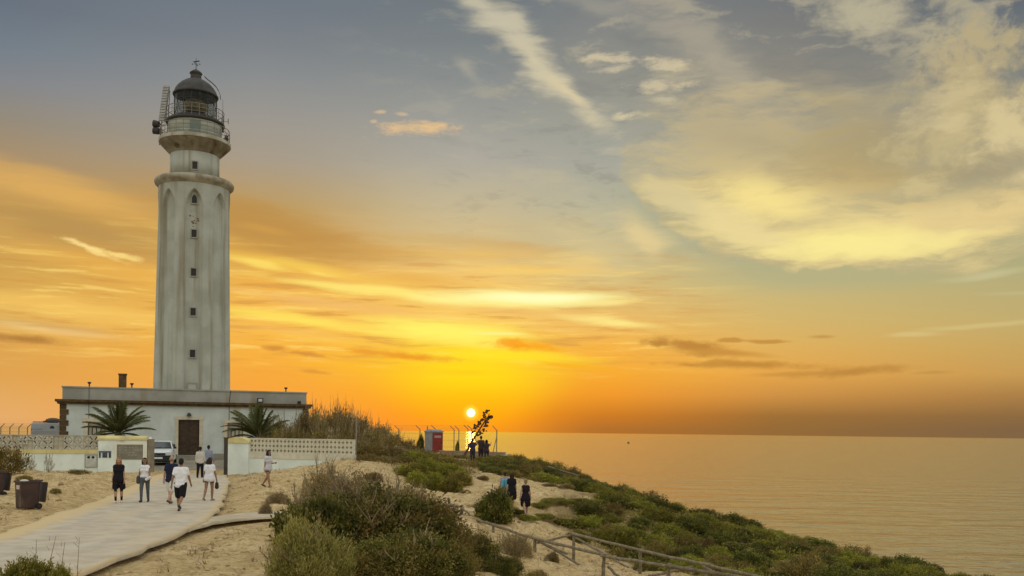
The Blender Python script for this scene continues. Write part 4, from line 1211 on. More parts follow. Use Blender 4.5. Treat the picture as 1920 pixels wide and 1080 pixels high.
for x in (XP - .05, LW + .02):
    vs += [(x, y, z) for y, z in prof]
m_ = len(prof)
cp.add(vs, [(i, i + m_, i + m_ + 1, i + 1) for i in range(m_ - 1)] + [tuple(range(m_)), tuple(range(m_, 2 * m_))[::-1]])
cp.build('pillar_cap', M_YEL, lw)

def on_left_wall(px, py, out=.25):
    x = wx(px)
    c, s = math.cos(ang), math.sin(ang)
    Yp = p0.y + x * s
    b = unroll(px, py)[1]
    return x, -b * Yp / F, Vector((p0.x + x * c + out * s, p0.y + x * s - out * c, CAMZ - b * Yp / F))
# plaque
M_SIGN = pm('weathered_metal_plaque', (0.17, 0.165, 0.125), (0.225, 0.215, 0.165), scale=1.8, rough=0.6, stain=(0.29, 0.28, 0.22), stain_scale=(1.5, 1.5, 4), stain_amt=(.58, .75))
M_CREAM = pm('cream_plaque_border', (0.76, 0.72, 0.58), rough=0.8)
x0, z0, P0_ = on_left_wall(220, 861); x1, z1, P1_ = on_left_wall(269, 833.5)
sg = thing('information_plaque', 'large weathered grey plaque with a cream border on the white gate pillar', 'sign', Vector(((P0_.x + P1_.x) / 2, (P0_.y + P1_.y) / 2, P0_.z)), ang)
W_, H_ = x1 - x0, z1 - z0
MB().box(-W_ / 2, W_ / 2, -.03, .0, 0, H_).build('plate', M_SIGN, sg)
MB().box(-W_ / 2 - .12, W_ / 2 + .1, -.02, .0, H_, H_ + .12).box(-W_ / 2 - .12, -W_ / 2, -.02, 0, -.02, H_).box(W_ / 2, W_ / 2 + .1, -.045, 0, -.02, H_).build('border', M_CREAM, sg)
M_INK = pm('faded_lettering', (0.34, 0.33, 0.27), rough=0.7)
for k in range(4):
    zc = H_ * (.80 - .17 * k); xx = -W_ * .42
    while xx < W_ * (.40 if k else .10):
        w_ = rnd.uniform(.05, .14)
        if rnd.random() < .55:
            MB().box(xx, xx + w_, -.033, -.030, zc - .022, zc + .022).build('faded_line', M_INK, sg)
        xx += w_ + rnd.uniform(.05, .12)
# dark blue lettered tiles
M_BLUE = pm('dark_blue_tile', (0.028, 0.034, 0.062), (0.05, 0.06, 0.09), scale=8, rough=0.45)
M_BLUEL = pm('worn_blue_tile', (0.15, 0.17, 0.21), (0.08, 0.09, 0.13), scale=10, rough=0.5)
x0, z0, P0_ = on_left_wall(186, 858); x1, z1, P1_ = on_left_wall(209.5, 845.5)
tl = thing('letter_tiles', 'dark blue letter like tiles fixed in a row on the white gate pillar', 'sign', P0_, ang)
W_, H_ = x1 - x0, z1 - z0
MB().box(0, W_, -.022, 0, H_ * .76, H_).build('top_bar', M_BLUEL, tl)
MB().box(W_ * .04, W_ * .17, -.025, 0, 0, H_ * .76).build('letter_tile', M_BLUE, tl)
MB().box(W_ * .31, W_ * .69, -.025, 0, H_ * .02, H_ * .76).build('letter_tile', M_BLUE, tl)
MB().box(W_ * .82, W_ * .985, -.025, 0, 0, H_ * .76).build('letter_tile', M_BLUE, tl)
o = MB().box(W_ * .40, W_ * .46, -.030, -.026, H_ * .25, H_ * .70).box(W_ * .54, W_ * .60, -.030, -.026, H_ * .25, H_ * .70).build('letter_stroke', M_BLUEL, tl)
# meter hatch
x0, z0, P0_ = on_left_wall(161.5, 875, .17); x1, z1, P1_ = on_left_wall(182, 853.5)
mt = thing('meter_hatch', 'pale meter hatch with two dark round holes on the white wall beside the gate pillar', 'hatch', P0_, ang)
W_, H_ = x1 - x0, z1 - z0
M_HATCH = pm('hatch_paint', (0.52, 0.56, 0.50), (0.42, 0.44, 0.38), scale=3, rough=0.7)
MB().box(0, W_, -.03, .01, 0, H_).build('hatch_door', M_HATCH, mt)
MB().box(-.05, 0, -.045, .01, -.05, H_ + .05).box(W_, W_ + .05, -.045, .01, -.05, H_ + .05).box(0, W_, -.045, .01, H_, H_ + .05).box(0, W_, -.045, .01, -.05, 0).build('hatch_frame', M_PARA, mt)
for f in (.28, .68):
    MB().tube([(W_ * f, -.035, H_ * .82), (W_ * f, -.028, H_ * .82)], .085, 12).build('peep_hole', M_HOLE, mt)
# posts of the gate
c, s = math.cos(ang), math.sin(ang)
gp = Vector((p0.x + c * (LW + .22), p0.y + s * (LW + .22), CAMZ))
pt = thing('gate_post', 'square brown gate post with a small cream cap, beside the plaque pillar', 'post', gp, ang)
MB().box(-.19, .19, -.2, .2, -3.4, -.72).build('shaft', M_POST, pt)
MB().box(-.15, .05, -.16, .16, -.72, -.60, top=.7).build('cap', M_CREAM, pt)

# right pillar and lattice
q0, ang2, LR = wall_frame(428, 59.0, 664, 54.9)
rw = thing('boundary_wall', 'white boundary wall right of the gate with a crisp cream lattice of three rows', 'wall', q0, ang2)
def wx2(px):
    q = unroll(px, 850)[0] / F
    return (q * q0.y - q0.x) / (math.cos(ang2) - q * math.sin(ang2))
XP2 = wx2(471)
MB().box(0, XP2, -.26, .26, -3.9, -.90).build('gate_pillar', M_MINT, rw)
cp = MB().box(-.05, XP2 + .05, -.33, .33, -.90, -.82)
n = 12
prof = [(-.05 + (XP2 + .10) * i / n, -.82 + .30 * math.sin(math.pi * i / n) ** .75) for i in range(n + 1)]
vs = [(x, -.30, z) for x, z in prof] + [(x, .30, z) for x, z in prof]
m_ = len(prof)
cp.add(vs, [(i, i + 1, i + m_ + 1, i + m_) for i in range(m_ - 1)] + [tuple(range(m_))[::-1], tuple(range(m_, 2 * m_))])
cp.build('pillar_cap', M_YEL, rw)
M_MINT2 = M_MINT
MB().box(XP2, LR, -.16, .16, -4.2, -1.80).build('wall_base', M_MINT2, rw)
MB().box(XP2, LR, -.21, .21, -1.80, -1.47).build('coping_band', M_BLOCK, rw)
nb2 = 27; S2 = (LR - XP2) / nb2
b0 = block_mesh(S2, 0, M_BLOCK, 'pierced_block')
for i in range(nb2):
    for j in range(3):
        o = obj('pierced_block', b0, rw)
        o.location = (XP2 + S2 * (i + .5), rnd.uniform(-.004, .004), -1.47 + S2 * (j + .5))
MB().box(XP2, LR, -.135, .135, -1.47 + 3 * S2, -1.47 + 3 * S2 + .05).build('top_slab', M_BLOCK, rw)
p = at(423, 893, 57.5)
p = gpt(423, 57.5)
pt = thing('gate_post', 'slim dark steel gate post standing before the right gate pillar', 'post', p, 0)
MB().box(-.095, .095, -.095, .095, -.2, 2.35).build('shaft', M_STEEL, pt)
MB().box(-.13, .13, -.13, .13, 2.35, 2.40).build('cap', M_STEEL, pt)
MB().tube([(.0, -.1, 1.9), (.0, -.16, 1.9)], .05, 6).tube([(.0, -.1, .5), (.0, -.16, .5)], .05, 6).build('hinge', M_STEEL, pt)

# ------------------------------------------------------------------ vehicles
M_CARW = pm('car_paint_white', (0.72, 0.74, 0.73), rough=0.3, spec=0.5)
M_CARC = pm('car_paint_cream', (0.66, 0.60, 0.47), rough=0.35, spec=0.5)
M_CARR = pm('car_paint_dark_red', (0.10, 0.018, 0.02), rough=0.35, spec=0.5)
M_CARG = pm('car_glass', (0.03, 0.04, 0.042), rough=0.08, spec=0.6)
M_TYRE = pm('tyre_rubber', (0.022, 0.021, 0.02), rough=0.9)
M_RIM = pm('wheel_rim', (0.35, 0.35, 0.34), rough=0.4, metal=0.6)
M_LAMP = pm('headlamp_lens', (0.62, 0.64, 0.64), rough=0.15, spec=0.7)
M_BUMP = pm('black_bumper', (0.025, 0.026, 0.026), rough=0.7)

def loft(mb, secs, mi=0):
    """sections along y: (y, half width low, z low, half width high, z high)"""
    vs = []
    for y, wl_, zl, wh, zh in secs:
        r = min(.10, (zh - zl) * .3)
        ring = [(-wl_ * .93, zl), (wl_ * .93, zl), (wl_, zl + r), (wl_ * .99, (zl + zh) / 2), (wh, zh - r), (wh * .90, zh), (-wh * .90, zh), (-wh, zh - r), (-wl_ * .99, (zl + zh) / 2), (-wl_, zl + r)]
        vs += [(x, y, z) for x, z in ring]
    n = 10
    fs = []
    for i in range(len(secs) - 1):
        for k in range(n):
            fs.append((i * n + k, i * n + (k + 1) % n, (i + 1) * n + (k + 1) % n, (i + 1) * n + k))
    fs.append(tuple(range(n))[::-1]); fs.append(tuple((len(secs) - 1) * n + k for k in range(n)))
    return mb.add(vs, fs, mi)

def make_car(label, loc, rz, paint, group=None, detail=True):
    t = thing('parked_car', label, 'car', loc, rz, group)
    body = MB()
    loft(body, [(-2.05, .72, .42, .70, .80), (-1.98, .80, .34, .78, .90), (-1.70, .84, .28, .82, .98), (-1.0, .86, .25, .84, 1.06), (0.4, .87, .24, .85, 1.06), (1.5, .86, .26, .83, 1.06), (1.95, .82, .34, .78, 1.02), (2.05, .74, .45, .72, .92)])
    body.build('body', paint, t)
    cab = MB()
    loft(cab, [(-1.02, .78, 1.03, .74, 1.09), (-.25, .80, 1.03, .60, 1.52), (.2, .80, 1.03, .62, 1.57), (1.3, .80, 1.03, .60, 1.55), (1.88, .76, 1.03, .66, 1.12)])
    cab.build('cabin_glass', M_CARG, t)
    rf = MB()
    loft(rf, [(-.30, .62, 1.50, .58, 1.56), (.2, .64, 1.53, .60, 1.60), (1.3, .62, 1.52, .58, 1.58), (1.42, .60, 1.48, .56, 1.53)])
    for sx in (-1, 1):
        rf.tube([(sx * .79, -1.02, 1.06), (sx * .62, -.26, 1.53)], .04, 5).tube([(sx * .81, .35, 1.05), (sx * .63, .35, 1.55)], .045, 5).tube([(sx * .77, 1.85, 1.08), (sx * .60, 1.38, 1.52)], .06, 5)
    rf.build('roof', paint, t)
    if not detail:
        return t
    MB().box(-.80, .80, -2.10, -1.90, .24, .62).build('bumper', M_BUMP, t)
    MB().box(-.44, .44, -2.085, -2.0, .64, .78).build('grille', M_BUMP, t)
    MB().box(-.26, .26, -2.115, -2.101, .38, .50).build('number_plate', M_CARW, t)
    for sx in (-1, 1):
        MB().box(sx * .62 - .14, sx * .62 + .14, -2.06, -1.95, .66, .84).build('headlight', M_LAMP, t)
        MB().box(sx * .95 - .09, sx * .95 + .09, -.86, -.76, 1.06, 1.20).box(sx * .88 - .06, sx * .88 + .06, -.83, -.79, 1.06, 1.10).build('wing_mirror', M_BUMP, t)
        for y in (-1.28, 1.25):
            w = MB().tube([(sx * .70, y, .31), (sx * .88, y, .31)], .31, 18).build('wheel', M_TYRE, t)
            MB().tube([(sx * .875, y, .31), (sx * .895, y, .31)], .19, 12).build('rim', M_RIM, w)
        MB().box(sx * .868 - .004, sx * .868 + .004, -.75, .30, .42, 1.02).build('door', paint, t)
    MB().tube([(-.5, -1.05, 1.10), (.1, -.92, 1.16)], .012, 4).tube([(.1, -1.05, 1.10), (.6, -.92, 1.16)], .012, 4).build('wiper', M_BUMP, t)
    MB().box(-.80, .80, -2.0, 1.9, .16, .30).build('underbody', M_BUMP, t)
    return t

make_car('white car parked in the yard just inside the gate, facing out', gpt(303, 65.5), R(15), M_CARW)
make_car('white car behind the lattice wall before the grey van, only its roof showing', gpt(77, 82), R(80), M_CARW, None, True)
make_car('cream car behind the lattice wall beside the brown corner stones', gpt(98, 80), R(20), M_CARC, None, True)
make_car('dark red car behind the lattice wall at the left edge of the view', gpt(-2, 78), R(88), M_CARR, None, True)

# grey camper van behind the left wall
M_VAN = pm('van_paint_grey', (0.27, 0.28, 0.28), (0.23, 0.235, 0.235), scale=1, rough=0.45, spec=0.4)
M_LOAD = pm('roof_load_canvas', (0.11, 0.075, 0.05), (0.07, 0.05, 0.035), scale=4, rough=0.9)
hp = gpt(83, 90)
vn = thing('camper_van', 'boxy grey camper van with a brown roof load, behind the wall left of the building', 'van', hp, R(12))
vb = MB()
loft(vb, [(-.15, 1.18, .55, 1.12, 2.05), (.0, 1.26, .45, 1.20, 2.72), (.25, 1.30, .42, 1.26, 2.86), (4.4, 1.30, .42, 1.26, 2.86), (4.6, 1.24, .5, 1.18, 2.72)])
vb.build('body', M_VAN, vn)
MB().box(-1.12, 1.12, -.22, .02, .42, .80).build('bumper', M_BUMP, vn)
w = MB().box(-1.16, -.12, -.12, .06, 1.50, 2.22).build('windscreen', M_CARG, vn)
MB().box(-1.20, -.08, -.14, -.06, 1.42, 1.50).box(-1.20, -.08, -.10, .0, 2.22, 2.28).build('windscreen_frame', M_VAN, w)
MB().tube([(.70, -.10, 2.34), (.70, .02, 2.34)], .20, 14).build('round_lamp', M_HOLE, vn)
MB().box(.98, 1.14, -.12, .02, 1.0, 1.9).build('door', M_HOLE, vn)
MB().box(-.2, 1.15, .2, 2.2, 2.88, 3.02).ball((.45, 1.2, 3.05), .72, .9, .28, 10, 6).build('roof_load', M_LOAD, vn)
MB().tube([(-1.1, .2, 2.92), (1.1, .2, 2.92)], .03, 5).tube([(-1.1, 2.2, 2.92), (1.1, 2.2, 2.92)], .03, 5).build('roof_rack', M_BUMP, vn)
for sx in (-1, 1):
    for y in (.9, 3.6):
        w = MB().tube([(sx * 1.02, y, .36), (sx * 1.28, y, .36)], .36, 16).build('wheel', M_TYRE, vn)
        MB().tube([(sx * 1.275, y, .36), (sx * 1.29, y, .36)], .2, 12).build('rim', M_RIM, w)

# ------------------------------------------------------------------ security fences with cranked posts
M_CONC = pm('fence_concrete', (0.20, 0.17, 0.12), (0.27, 0.23, 0.17), scale=2, rough=0.9)
def security_fence(label, pts, h, lean):
    """pts: ground points of the posts"""
    t = thing('security_fence', label, 'fence', pts[0], 0)
    tops = []
    for i, p in enumerate(pts):
        q = p - pts[0]
        MB().tube([q + Vector((0, 0, -.4)), q + Vector((0, 0, h))], .055, 6).tube([q + Vector((0, 0, h)), q + Vector((lean * .45, -.05, h + .42))], [.05, .04], 6).build('fence_post', M_CONC, t)
        tops.append(q)
    for k, z in enumerate((.5, 1.2, 1.9, h - .05)):
        MB().tube([q + Vector((0, 0, z)) for q in tops], .010, 4).build('wire', M_RAIL, t)
    for f in (.3, .6, .95):
        MB().tube([q + Vector((lean * .45 * f, -.05 * f, h + .42 * f)) for q in tops], .008, 4).build('barbed_wire', M_RAIL, t)
    return t
security_fence('wire fence on cranked posts behind the lattice wall at far left', [gpt(px, 99) for px in (-62, -40, -18, 1, 18, 35, 51)], 2.35, 1)
security_fence('wire fence on cranked posts round the red cabin near the sea', [gpt(px, 97) for px in (747, 787, 816, 851, 860, 877, 884)], 2.3, -1)
pt = thing('braced_post', 'cranked fence post with a sloping brace, right of the leaning flower stalk', 'post', gpt(931, 90))
MB().tube([(0, 0, -.4), (0, 0, 2.35)], .06, 6).tube([(0, 0, 2.3), (-.42, -.05, 2.75)], [.05, .04], 6).build('shaft', M_CONC, pt)
MB().tube([(0, 0, 1.7), (-.45, 0, -.3)], .045, 6).build('brace', M_CONC, pt)

# ------------------------------------------------------------------ red portable cabin
M_RED = pm('cabin_red_plastic', (0.22, 0.022, 0.014), (0.17, 0.018, 0.012), scale=2, rough=0.45)
M_CABG = pm('cabin_grey_plastic', (0.19, 0.20, 0.22), (0.24, 0.25, 0.27), scale=2, rough=0.5)
cbp = gpt(813, 90)
cb = thing('portable_toilet', 'red and grey portable toilet cabin beside the cranked fence', 'cabin', cbp, R(40), None, (1.12, 1.12, .92))
MB().box(-.56, .56, -.56, .56, .08, 2.12).build('wall', M_CABG, cb)
MB().box(-.62, .62, -.62, .62, -.25, .08).build('skid', M_BUMP, cb)
rf = MB().box(-.62, .62, -.62, .62, 2.12, 2.20)
rf.add([(-.60, -.60, 2.20), (.60, -.60, 2.20), (.60, .60, 2.20), (-.60, .60, 2.20), (-.42, -.3, 2.40), (.42, -.3, 2.40), (.42, .3, 2.40), (-.42, .3, 2.40)], [(0, 1, 5, 4), (1, 2, 6, 5), (2, 3, 7, 6), (3, 0, 4, 7), (4, 5, 6, 7)])
rf.build('roof', M_CABG, cb)
# door on the face that turns towards the viewer's right hand
d = MB().box(-.52, .52, -.60, -.565, .12, 2.04).build('door', M_RED, cb)
MB().box(-.36, .34, -.615, -.602, 1.52, 1.76).build('door_label', pm('cabin_label_white', (0.34, 0.24, 0.20), rough=0.6), d)
MB().box(.38, .44, -.64, -.602, .95, 1.12).build('handle', M_BUMP, d)
MB().tube([(-.4, .4, 2.2), (-.4, .4, 2.75)], .05, 8).build('vent_pipe', M_CABG, cb)

# low rendered wall in front of the cabin
w0, ang3, L3 = wall_frame(826, 84, 946, 80)
lo = thing('low_wall', 'low sandy rendered wall below the red cabin', 'wall', Vector((w0.x, w0.y, gz(w0.x, w0.y))), ang3)
zt = at(880, 846, 82).z - lo.location.z
M_LOW = pm('sandy_render', (0.36, 0.28, 0.20), (0.29, 0.22, 0.15), scale=1, rough=0.9)
MB().box(0, L3, -.15, .15, -1.5, zt - .08).build('wall_base', M_LOW, lo)
MB().box(-.05, L3 + .05, -.2, .2, zt - .08, zt).build('coping', M_LOW, lo)

# ------------------------------------------------------------------ leaning agave flower stalk
M_STALK = pm('agave_stalk', (0.10, 0.055, 0.03), rough=0.9)
M_POD = pm('agave_pods', (0.12, 0.05, 0.03), (0.07, 0.03, 0.02), scale=6, rough=0.9)
ag0 = gpt(864, 80)
ag1 = at(919, 775, 80)
ag = thing('agave_stalk', 'tall leaning agave flower stalk with pod clusters below the sun', 'plant', ag0)
dv = ag1 - ag0
MB().tube([(0, 0, -.2), dv * .35, dv * .7 + Vector((.0, 0, .06)), dv], [.12, .10, .065, .02], 7).build('stem', M_STALK, ag)
side = Vector((dv.z, 0, -dv.x)).normalized()
for k in range(17):
    t = .50 + .48 * k / 17
    sg_ = 1 if k % 2 else -1
    ln = (.50 - .75 * abs(t - .66)) * rnd.uniform(.6, 1.15)
    a = dv * t
    e = a + side * sg_ * ln * .8 + Vector((0, rnd.uniform(-.3, .3), rnd.uniform(.0, .25))) + dv.normalized() * .12
    mb = MB().tube([a, (a + e) / 2 + Vector((0, 0, -.03)), e], [.025, .02, .015], 5)
    for j in range(7):
        mb.ball(e + Vector((rnd.uniform(-.16, .16), rnd.uniform(-.16, .16), rnd.uniform(-.10, .12))), rnd.uniform(.05, .10), n=6, m=4)
    mb.build('flower_cluster', M_POD, ag)

# ------------------------------------------------------------------ wheelie bins
M_BIN = pm('brown_bin_plastic', (0.045, 0.025, 0.022), (0.065, 0.038, 0.03), scale=3, rough=0.5, stain=(0.18, 0.13, 0.08), stain_scale=(2, 2, 1), stain_amt=(.58, .75))
M_BIND = pm('dark_bin_lid', (0.035, 0.024, 0.022), rough=0.5)
def make_bin(label, loc, rz, lid_open, sticker):
    t = thing('wheelie_bin', label, 'bin', loc, rz, 'wheelie bins on the sand')
    mb = MB()
    lvl = [(.04, .24, .28), (.1, .25, .295), (.92, .272, .325), (.93, .30, .36), (.985, .30, .36)]
    vs = []
    for z, hx, hy in lvl:
        r = .05
        for sx, sy in ((-1, -1), (1, -1), (1, 1), (-1, 1)):
            pts = [(sx * hx, sy * (hy - r)), (sx * (hx - r), sy * hy)]
            if sx * sy > 0: pts = pts
            else: pts = pts[::-1]
            vs += [(x, y, z) for x, y in pts]
    n = 8
    fs = [(i * n + k, i * n + (k + 1) % n, (i + 1) * n + (k + 1) % n, (i + 1) * n + k) for i in range(len(lvl) - 1) for k in range(n)]
    fs.append(tuple(range(n))[::-1])
    mb.add(vs, fs)
    inner = [(x * .9, y * .9, .985) for x, y, z in vs[-n:]] + [(x * .78, y * .78, .55) for x, y, z in vs[-n:]]
    o0 = len(mb.v); mb.add(inner, [(k, (k + 1) % n, n + (k + 1) % n, n + k) for k in range(n)] + [tuple(n + k for k in range(n))])
    mb.f += [(o0 - n + k, o0 - n + (k + 1) % n, o0 + (k + 1) % n, o0 + k) for k in range(n)]; mb.mi += [0] * n
    body = mb.build('body', M_BIN, t)
    for k in (-1, 0, 1):
        MB().box(k * .13 - .015, k * .13 + .015, -.285, -.245, .15, .80).build('rib', M_BIN, body)
    if lid_open:
        ld = MB().box(-.30, .30, .40, .455, .28, .98).build('lid', M_BIND, t)
        ld.rotation_euler = (R(-7), 0, 0)
    else:
        MB().box(-.31, .31, -.38, .38, .99, 1.05, top=.9).build('lid', M_BIND, t)
    MB().tube([(-.26, .40, .99), (.26, .40, .99)], .022, 8).tube([(-.26, .33, .96), (-.26, .40, .99)], .02, 6).tube([(.26, .33, .96), (.26, .40, .99)], .02, 6).build('handle', M_BIND, t)
    MB().tube([(-.29, .27, .105), (.29, .27, .105)], .02, 6).build('axle', M_BUMP, t)
    for sx in (-1, 1):
        w = MB().tube([(sx * .25, .27, .105), (sx * .31, .27, .105)], .105, 16).build('wheel', M_TYRE, t)
        MB().tube([(sx * .305, .27, .105), (sx * .315, .27, .105)], .05, 10).build('hub', M_BUMP, w)
    if sticker:
        s = MB().box(-.12, .12, -.325, -.318, .70, .84).build('sticker', pm('bin_sticker', (0.62, 0.57, 0.5), (0.5, 0.38, 0.34), scale=9, rough=0.6), t)
        s.rotation_euler = (R(0), 0, 0)
    return t
bp_ = gpt(51, 32.4)
bn = make_bin('brown wheelie bin with its lid hanging open behind and a pale sticker', bp_, R(-38), True, True)
make_bin('dark wheelie bin mostly cut off by the left edge of the view', gpt(-13, 36.5), R(-30), True, False)
bg = thing('rubbish_bag', 'crumpled pale bag poking out of the open brown bin', 'bag', bp_ + Vector((-.12, .02, .96)))
MB().ball((0, 0, 0), .16, .12, .07, 9, 6).build('bag', pm('pale_bag', (0.55, 0.52, 0.48), rough=0.6), bg)

# ------------------------------------------------------------------ rustic timber fences beside the sand track
M_WOOD = pm('grey_round_timber', (0.15, 0.12, 0.075), (0.24, 0.20, 0.13), scale=6, rough=0.85, bump=0.01, rand=0.15, stain=(0.14, 0.11, 0.06), stain_scale=(6, 6, 3), stain_amt=(.55, .75))
def rail_mesh(a, b, r0, r1):
    a, b = Vector(a), Vector(b)
    n = 6; pts, rs = [], []
    for i in range(n + 1):
        t = i / n
        p = a.lerp(b, t) + Vector((rnd.uniform(-.012, .012), rnd.uniform(-.012, .012), rnd.uniform(-.018, .018) - .02 * math.sin(math.pi * t)))
        pts.append(p); rs.append((r0 * (1 - t) + r1 * t) * rnd.uniform(.92, 1.08))
    return MB().tube(pts, rs, 8)
def timber_fence(label, posts, h, rails, extra=(), leans=None):
    """posts: ground points; rails: (i, j, height at i, height at j); extra: loose poles between world points"""
    o0 = posts[0]
    t = thing('timber_fence', label, 'fence', o0)
    for i, p in enumerate(posts):
        q = p - o0
        hh = h if not hasattr(h, '__len__') else h[i]
        rail_mesh(q + Vector((0, 0, -.35)), q + Vector((rnd.uniform(-.03, .03), 0, hh + .04)), .068, .062).build('post', M_WOOD, t)
    for i, j, hi_, hj in rails:
        a = posts[i] - o0 + Vector((0, -.07, hi_)); b = posts[j] - o0 + Vector((0, -.07, hj))
        d_ = (b - a).normalized() * .12
        rail_mesh(a - d_, b + d_, .06, .052).build('rail', M_WOOD, t)
    for a, b in extra:
        rail_mesh(a - o0, b - o0, .05, .045).build('brace', M_WOOD, t)
    return t
# seaward fence: posts at 1075, 1200, 1320, 1420
FP = [gpt(1075, 38.5), gpt(1200, 35.2), gpt(1322, 32.6), gpt(1440, 30.4), gpt(1580, 28.0)]
hts = [at(1075, 1001, 38.5).z - FP[0].z, at(1200, 1031, 35.2).z - FP[1].z, at(1322, 1057, 32.6).z - FP[2].z, at(1440, 1085, 30.4).z - FP[3].z, 1.1]
timber_fence('grey timber rail fence on the sea side of the sand track', FP, hts,
             [(0, 1, hts[0], hts[1]), (1, 2, hts[1], hts[2]), (2, 3, hts[2], hts[3]), (3, 4, hts[3], hts[4])],
             [(at(1080, 1008, 38.3), at(1178, 1064, 35.6)), (at(1072, 1003, 38.5), at(984, 1022, 39.2)), (at(1318, 1062, 32.5), at(1362, 1082, 32.0)), (at(1300, 1062, 33), at(1215, 1080, 33.4))])
# landward fence, half collapsed
FQ = [gpt(842, 42.5), gpt(866, 41.6), gpt(925, 39.0), gpt(1003, 36.4), gpt(1131, 32.2), gpt(1252, 29.2), gpt(1400, 26.6)]
yt = [941, 950, 985, 1010, 1041, 1060, 1084]
hq = [max(.35, at(px, y, p.y).z - p.z) for px, y, p in zip((842, 866, 925, 1003, 1131, 1252, 1400), yt, FQ)]
timber_fence('weathered timber fence on the near side of the sand track, its rails partly fallen', FQ, hq,
             [(1, 2, at(868, 966, 41.6).z - FQ[1].z, hq[2]), (2, 3, hq[2], hq[3]), (3, 4, hq[3] + .02, hq[4] + .02), (4, 5, hq[4], hq[5]), (5, 6, hq[5], hq[6])],
             [(at(802, 938, 43.6), at(866, 950, 41.5)), (at(846, 944, 42.4), at(862, 962, 41.8)), (at(866, 952, 41.5), at(893, 975, 40.6)), (at(1008, 1012, 36.3), at(1092, 1062, 34.8)), (at(1010, 1014, 36.2), at(1064, 1038, 35.6)), (at(1140, 1062, 32), at(1162, 1082, 31.5))])
FR = [gpt(884, 46.0), gpt(812, 47.5), gpt(960, 44.6)]
hr = [at(884, 941, 46).z - FR[0].z, at(812, 938, 47.5).z - FR[1].z, .95]
timber_fence('short timber rail behind the collapsed fence, left of the dark green bush', FR, hr, [(1, 0, hr[1], hr[0]), (0, 2, hr[0], hr[2])])
FU = [gpt(1030, 62), gpt(1104, 60.5), gpt(1135, 60)]
timber_fence('thin pale rail fence on the crest beyond the walkers', FU, [.85, .8, .8], [(0, 1, .85, .8), (1, 2, .8, .75)])

# ------------------------------------------------------------------ boat
bb = unroll(1178, 831)[1]
by = CAMZ * F / bb
bo = thing('small_boat', 'tiny dark boat far out on the golden sea', 'boat', (unroll(1178, 831)[0] * by / F, by, 0.0), R(15))
hull = MB()
secs = [(-1.9, .55, .5), (-1.2, .8, .45), (.6, .85, .45), (1.6, .4, .6), (2.1, .03, .8)]
vs = []
for x, w, hgt in secs:
    vs += [(x, -w, hgt + .35), (x, -w * .6, -.15), (x, w * .6, -.15), (x, w, hgt + .35)]
hull.add(vs, [(i * 4 + k, (i + 1) * 4 + k, (i + 1) * 4 + k + 1, i * 4 + k + 1) for i in range(4) for k in range(3)] + [(0, 1, 2, 3), (16, 19, 18, 17)] + [(i * 4, i * 4 + 3, i * 4 + 7, i * 4 + 4) for i in range(4)])
M_HULL = pm('boat_hull', (0.05, 0.04, 0.035), rough=0.6)
hull.build('hull', M_HULL, bo)
MB().box(-.7, .5, -.5, .5, .8, 2.2, top=.8).build('wheelhouse', M_HULL, bo)
MB().tube([(-.2, 0, 2.2), (-.2, 0, 3.4)], .05, 5).build('mast', M_HULL, bo)

# ------------------------------------------------------------------ people
M_SKIN = pm('skin', (0.40, 0.24, 0.16), rough=0.6)
M_SKINT = pm('tanned_skin', (0.27, 0.15, 0.09), rough=0.6)
CLOTH = {}
def cloth(name, c, c2=None):
    if name not in CLOTH:
        CLOTH[name] = pm(name, c, c2 or tuple(v * .82 for v in c), scale=7, rough=0.9, bump=0.01, bscale=14, spec=0.1)
    return CLOTH[name]
M_EYE = pm('eye_dark', (0.02, 0.015, 0.012), rough=0.3)

class Blobs:
    """overlapping capsules and ellipsoids, fused into one continuous skin by a voxel remesh"""
    def __init__(self): self.mb = MB()
    def cap(self, a, b, ra, rb, n=10):
        a, b = Vector(a), Vector(b)
        d = (b - a)
        if d.length < 1e-6: d = Vector((0, 0, 1e-4)); b = a + d
        u = d.normalized()
        pts, rs = [], []
        for i in range(4):
            t = math.pi / 2 * (1 - i / 4); pts.append(a - u * ra * math.sin(t)); rs.append(max(1e-4, ra * math.cos(t)))
        pts.append(a); rs.append(ra); pts.append(b); rs.append(rb)
        for i in range(1, 5):
            t = math.pi / 2 * i / 4; pts.append(b + u * rb * math.sin(t)); rs.append(max(1e-4, rb * math.cos(t)))
        self.mb.tube(pts, rs, n); return self
    def ell(self, c, rx, ry, rz): self.mb.ball(c, rx, ry, rz, 14, 9); return self
    def fuse(self, name, mat, parent, voxel, smooth=3):
        me = self.mb.mesh(name + '_raw', mat)
        tmp = bpy.data.objects.new('tmp', me); COL.objects.link(tmp)
        m = tmp.modifiers.new('r', 'REMESH'); m.mode = 'VOXEL'; m.voxel_size = voxel; m.use_smooth_shade = True
        if smooth:
            s = tmp.modifiers.new('s', 'SMOOTH'); s.factor = .5; s.iterations = smooth
        dg = bpy.context.evaluated_depsgraph_get()
        out = bpy.data.meshes.new_from_object(tmp.evaluated_get(dg))
        bpy.data.objects.remove(tmp); bpy.data.meshes.remove(me)
        out.name = name
        out.materials.clear(); out.materials.append(mat)
        return obj(name, out, parent)

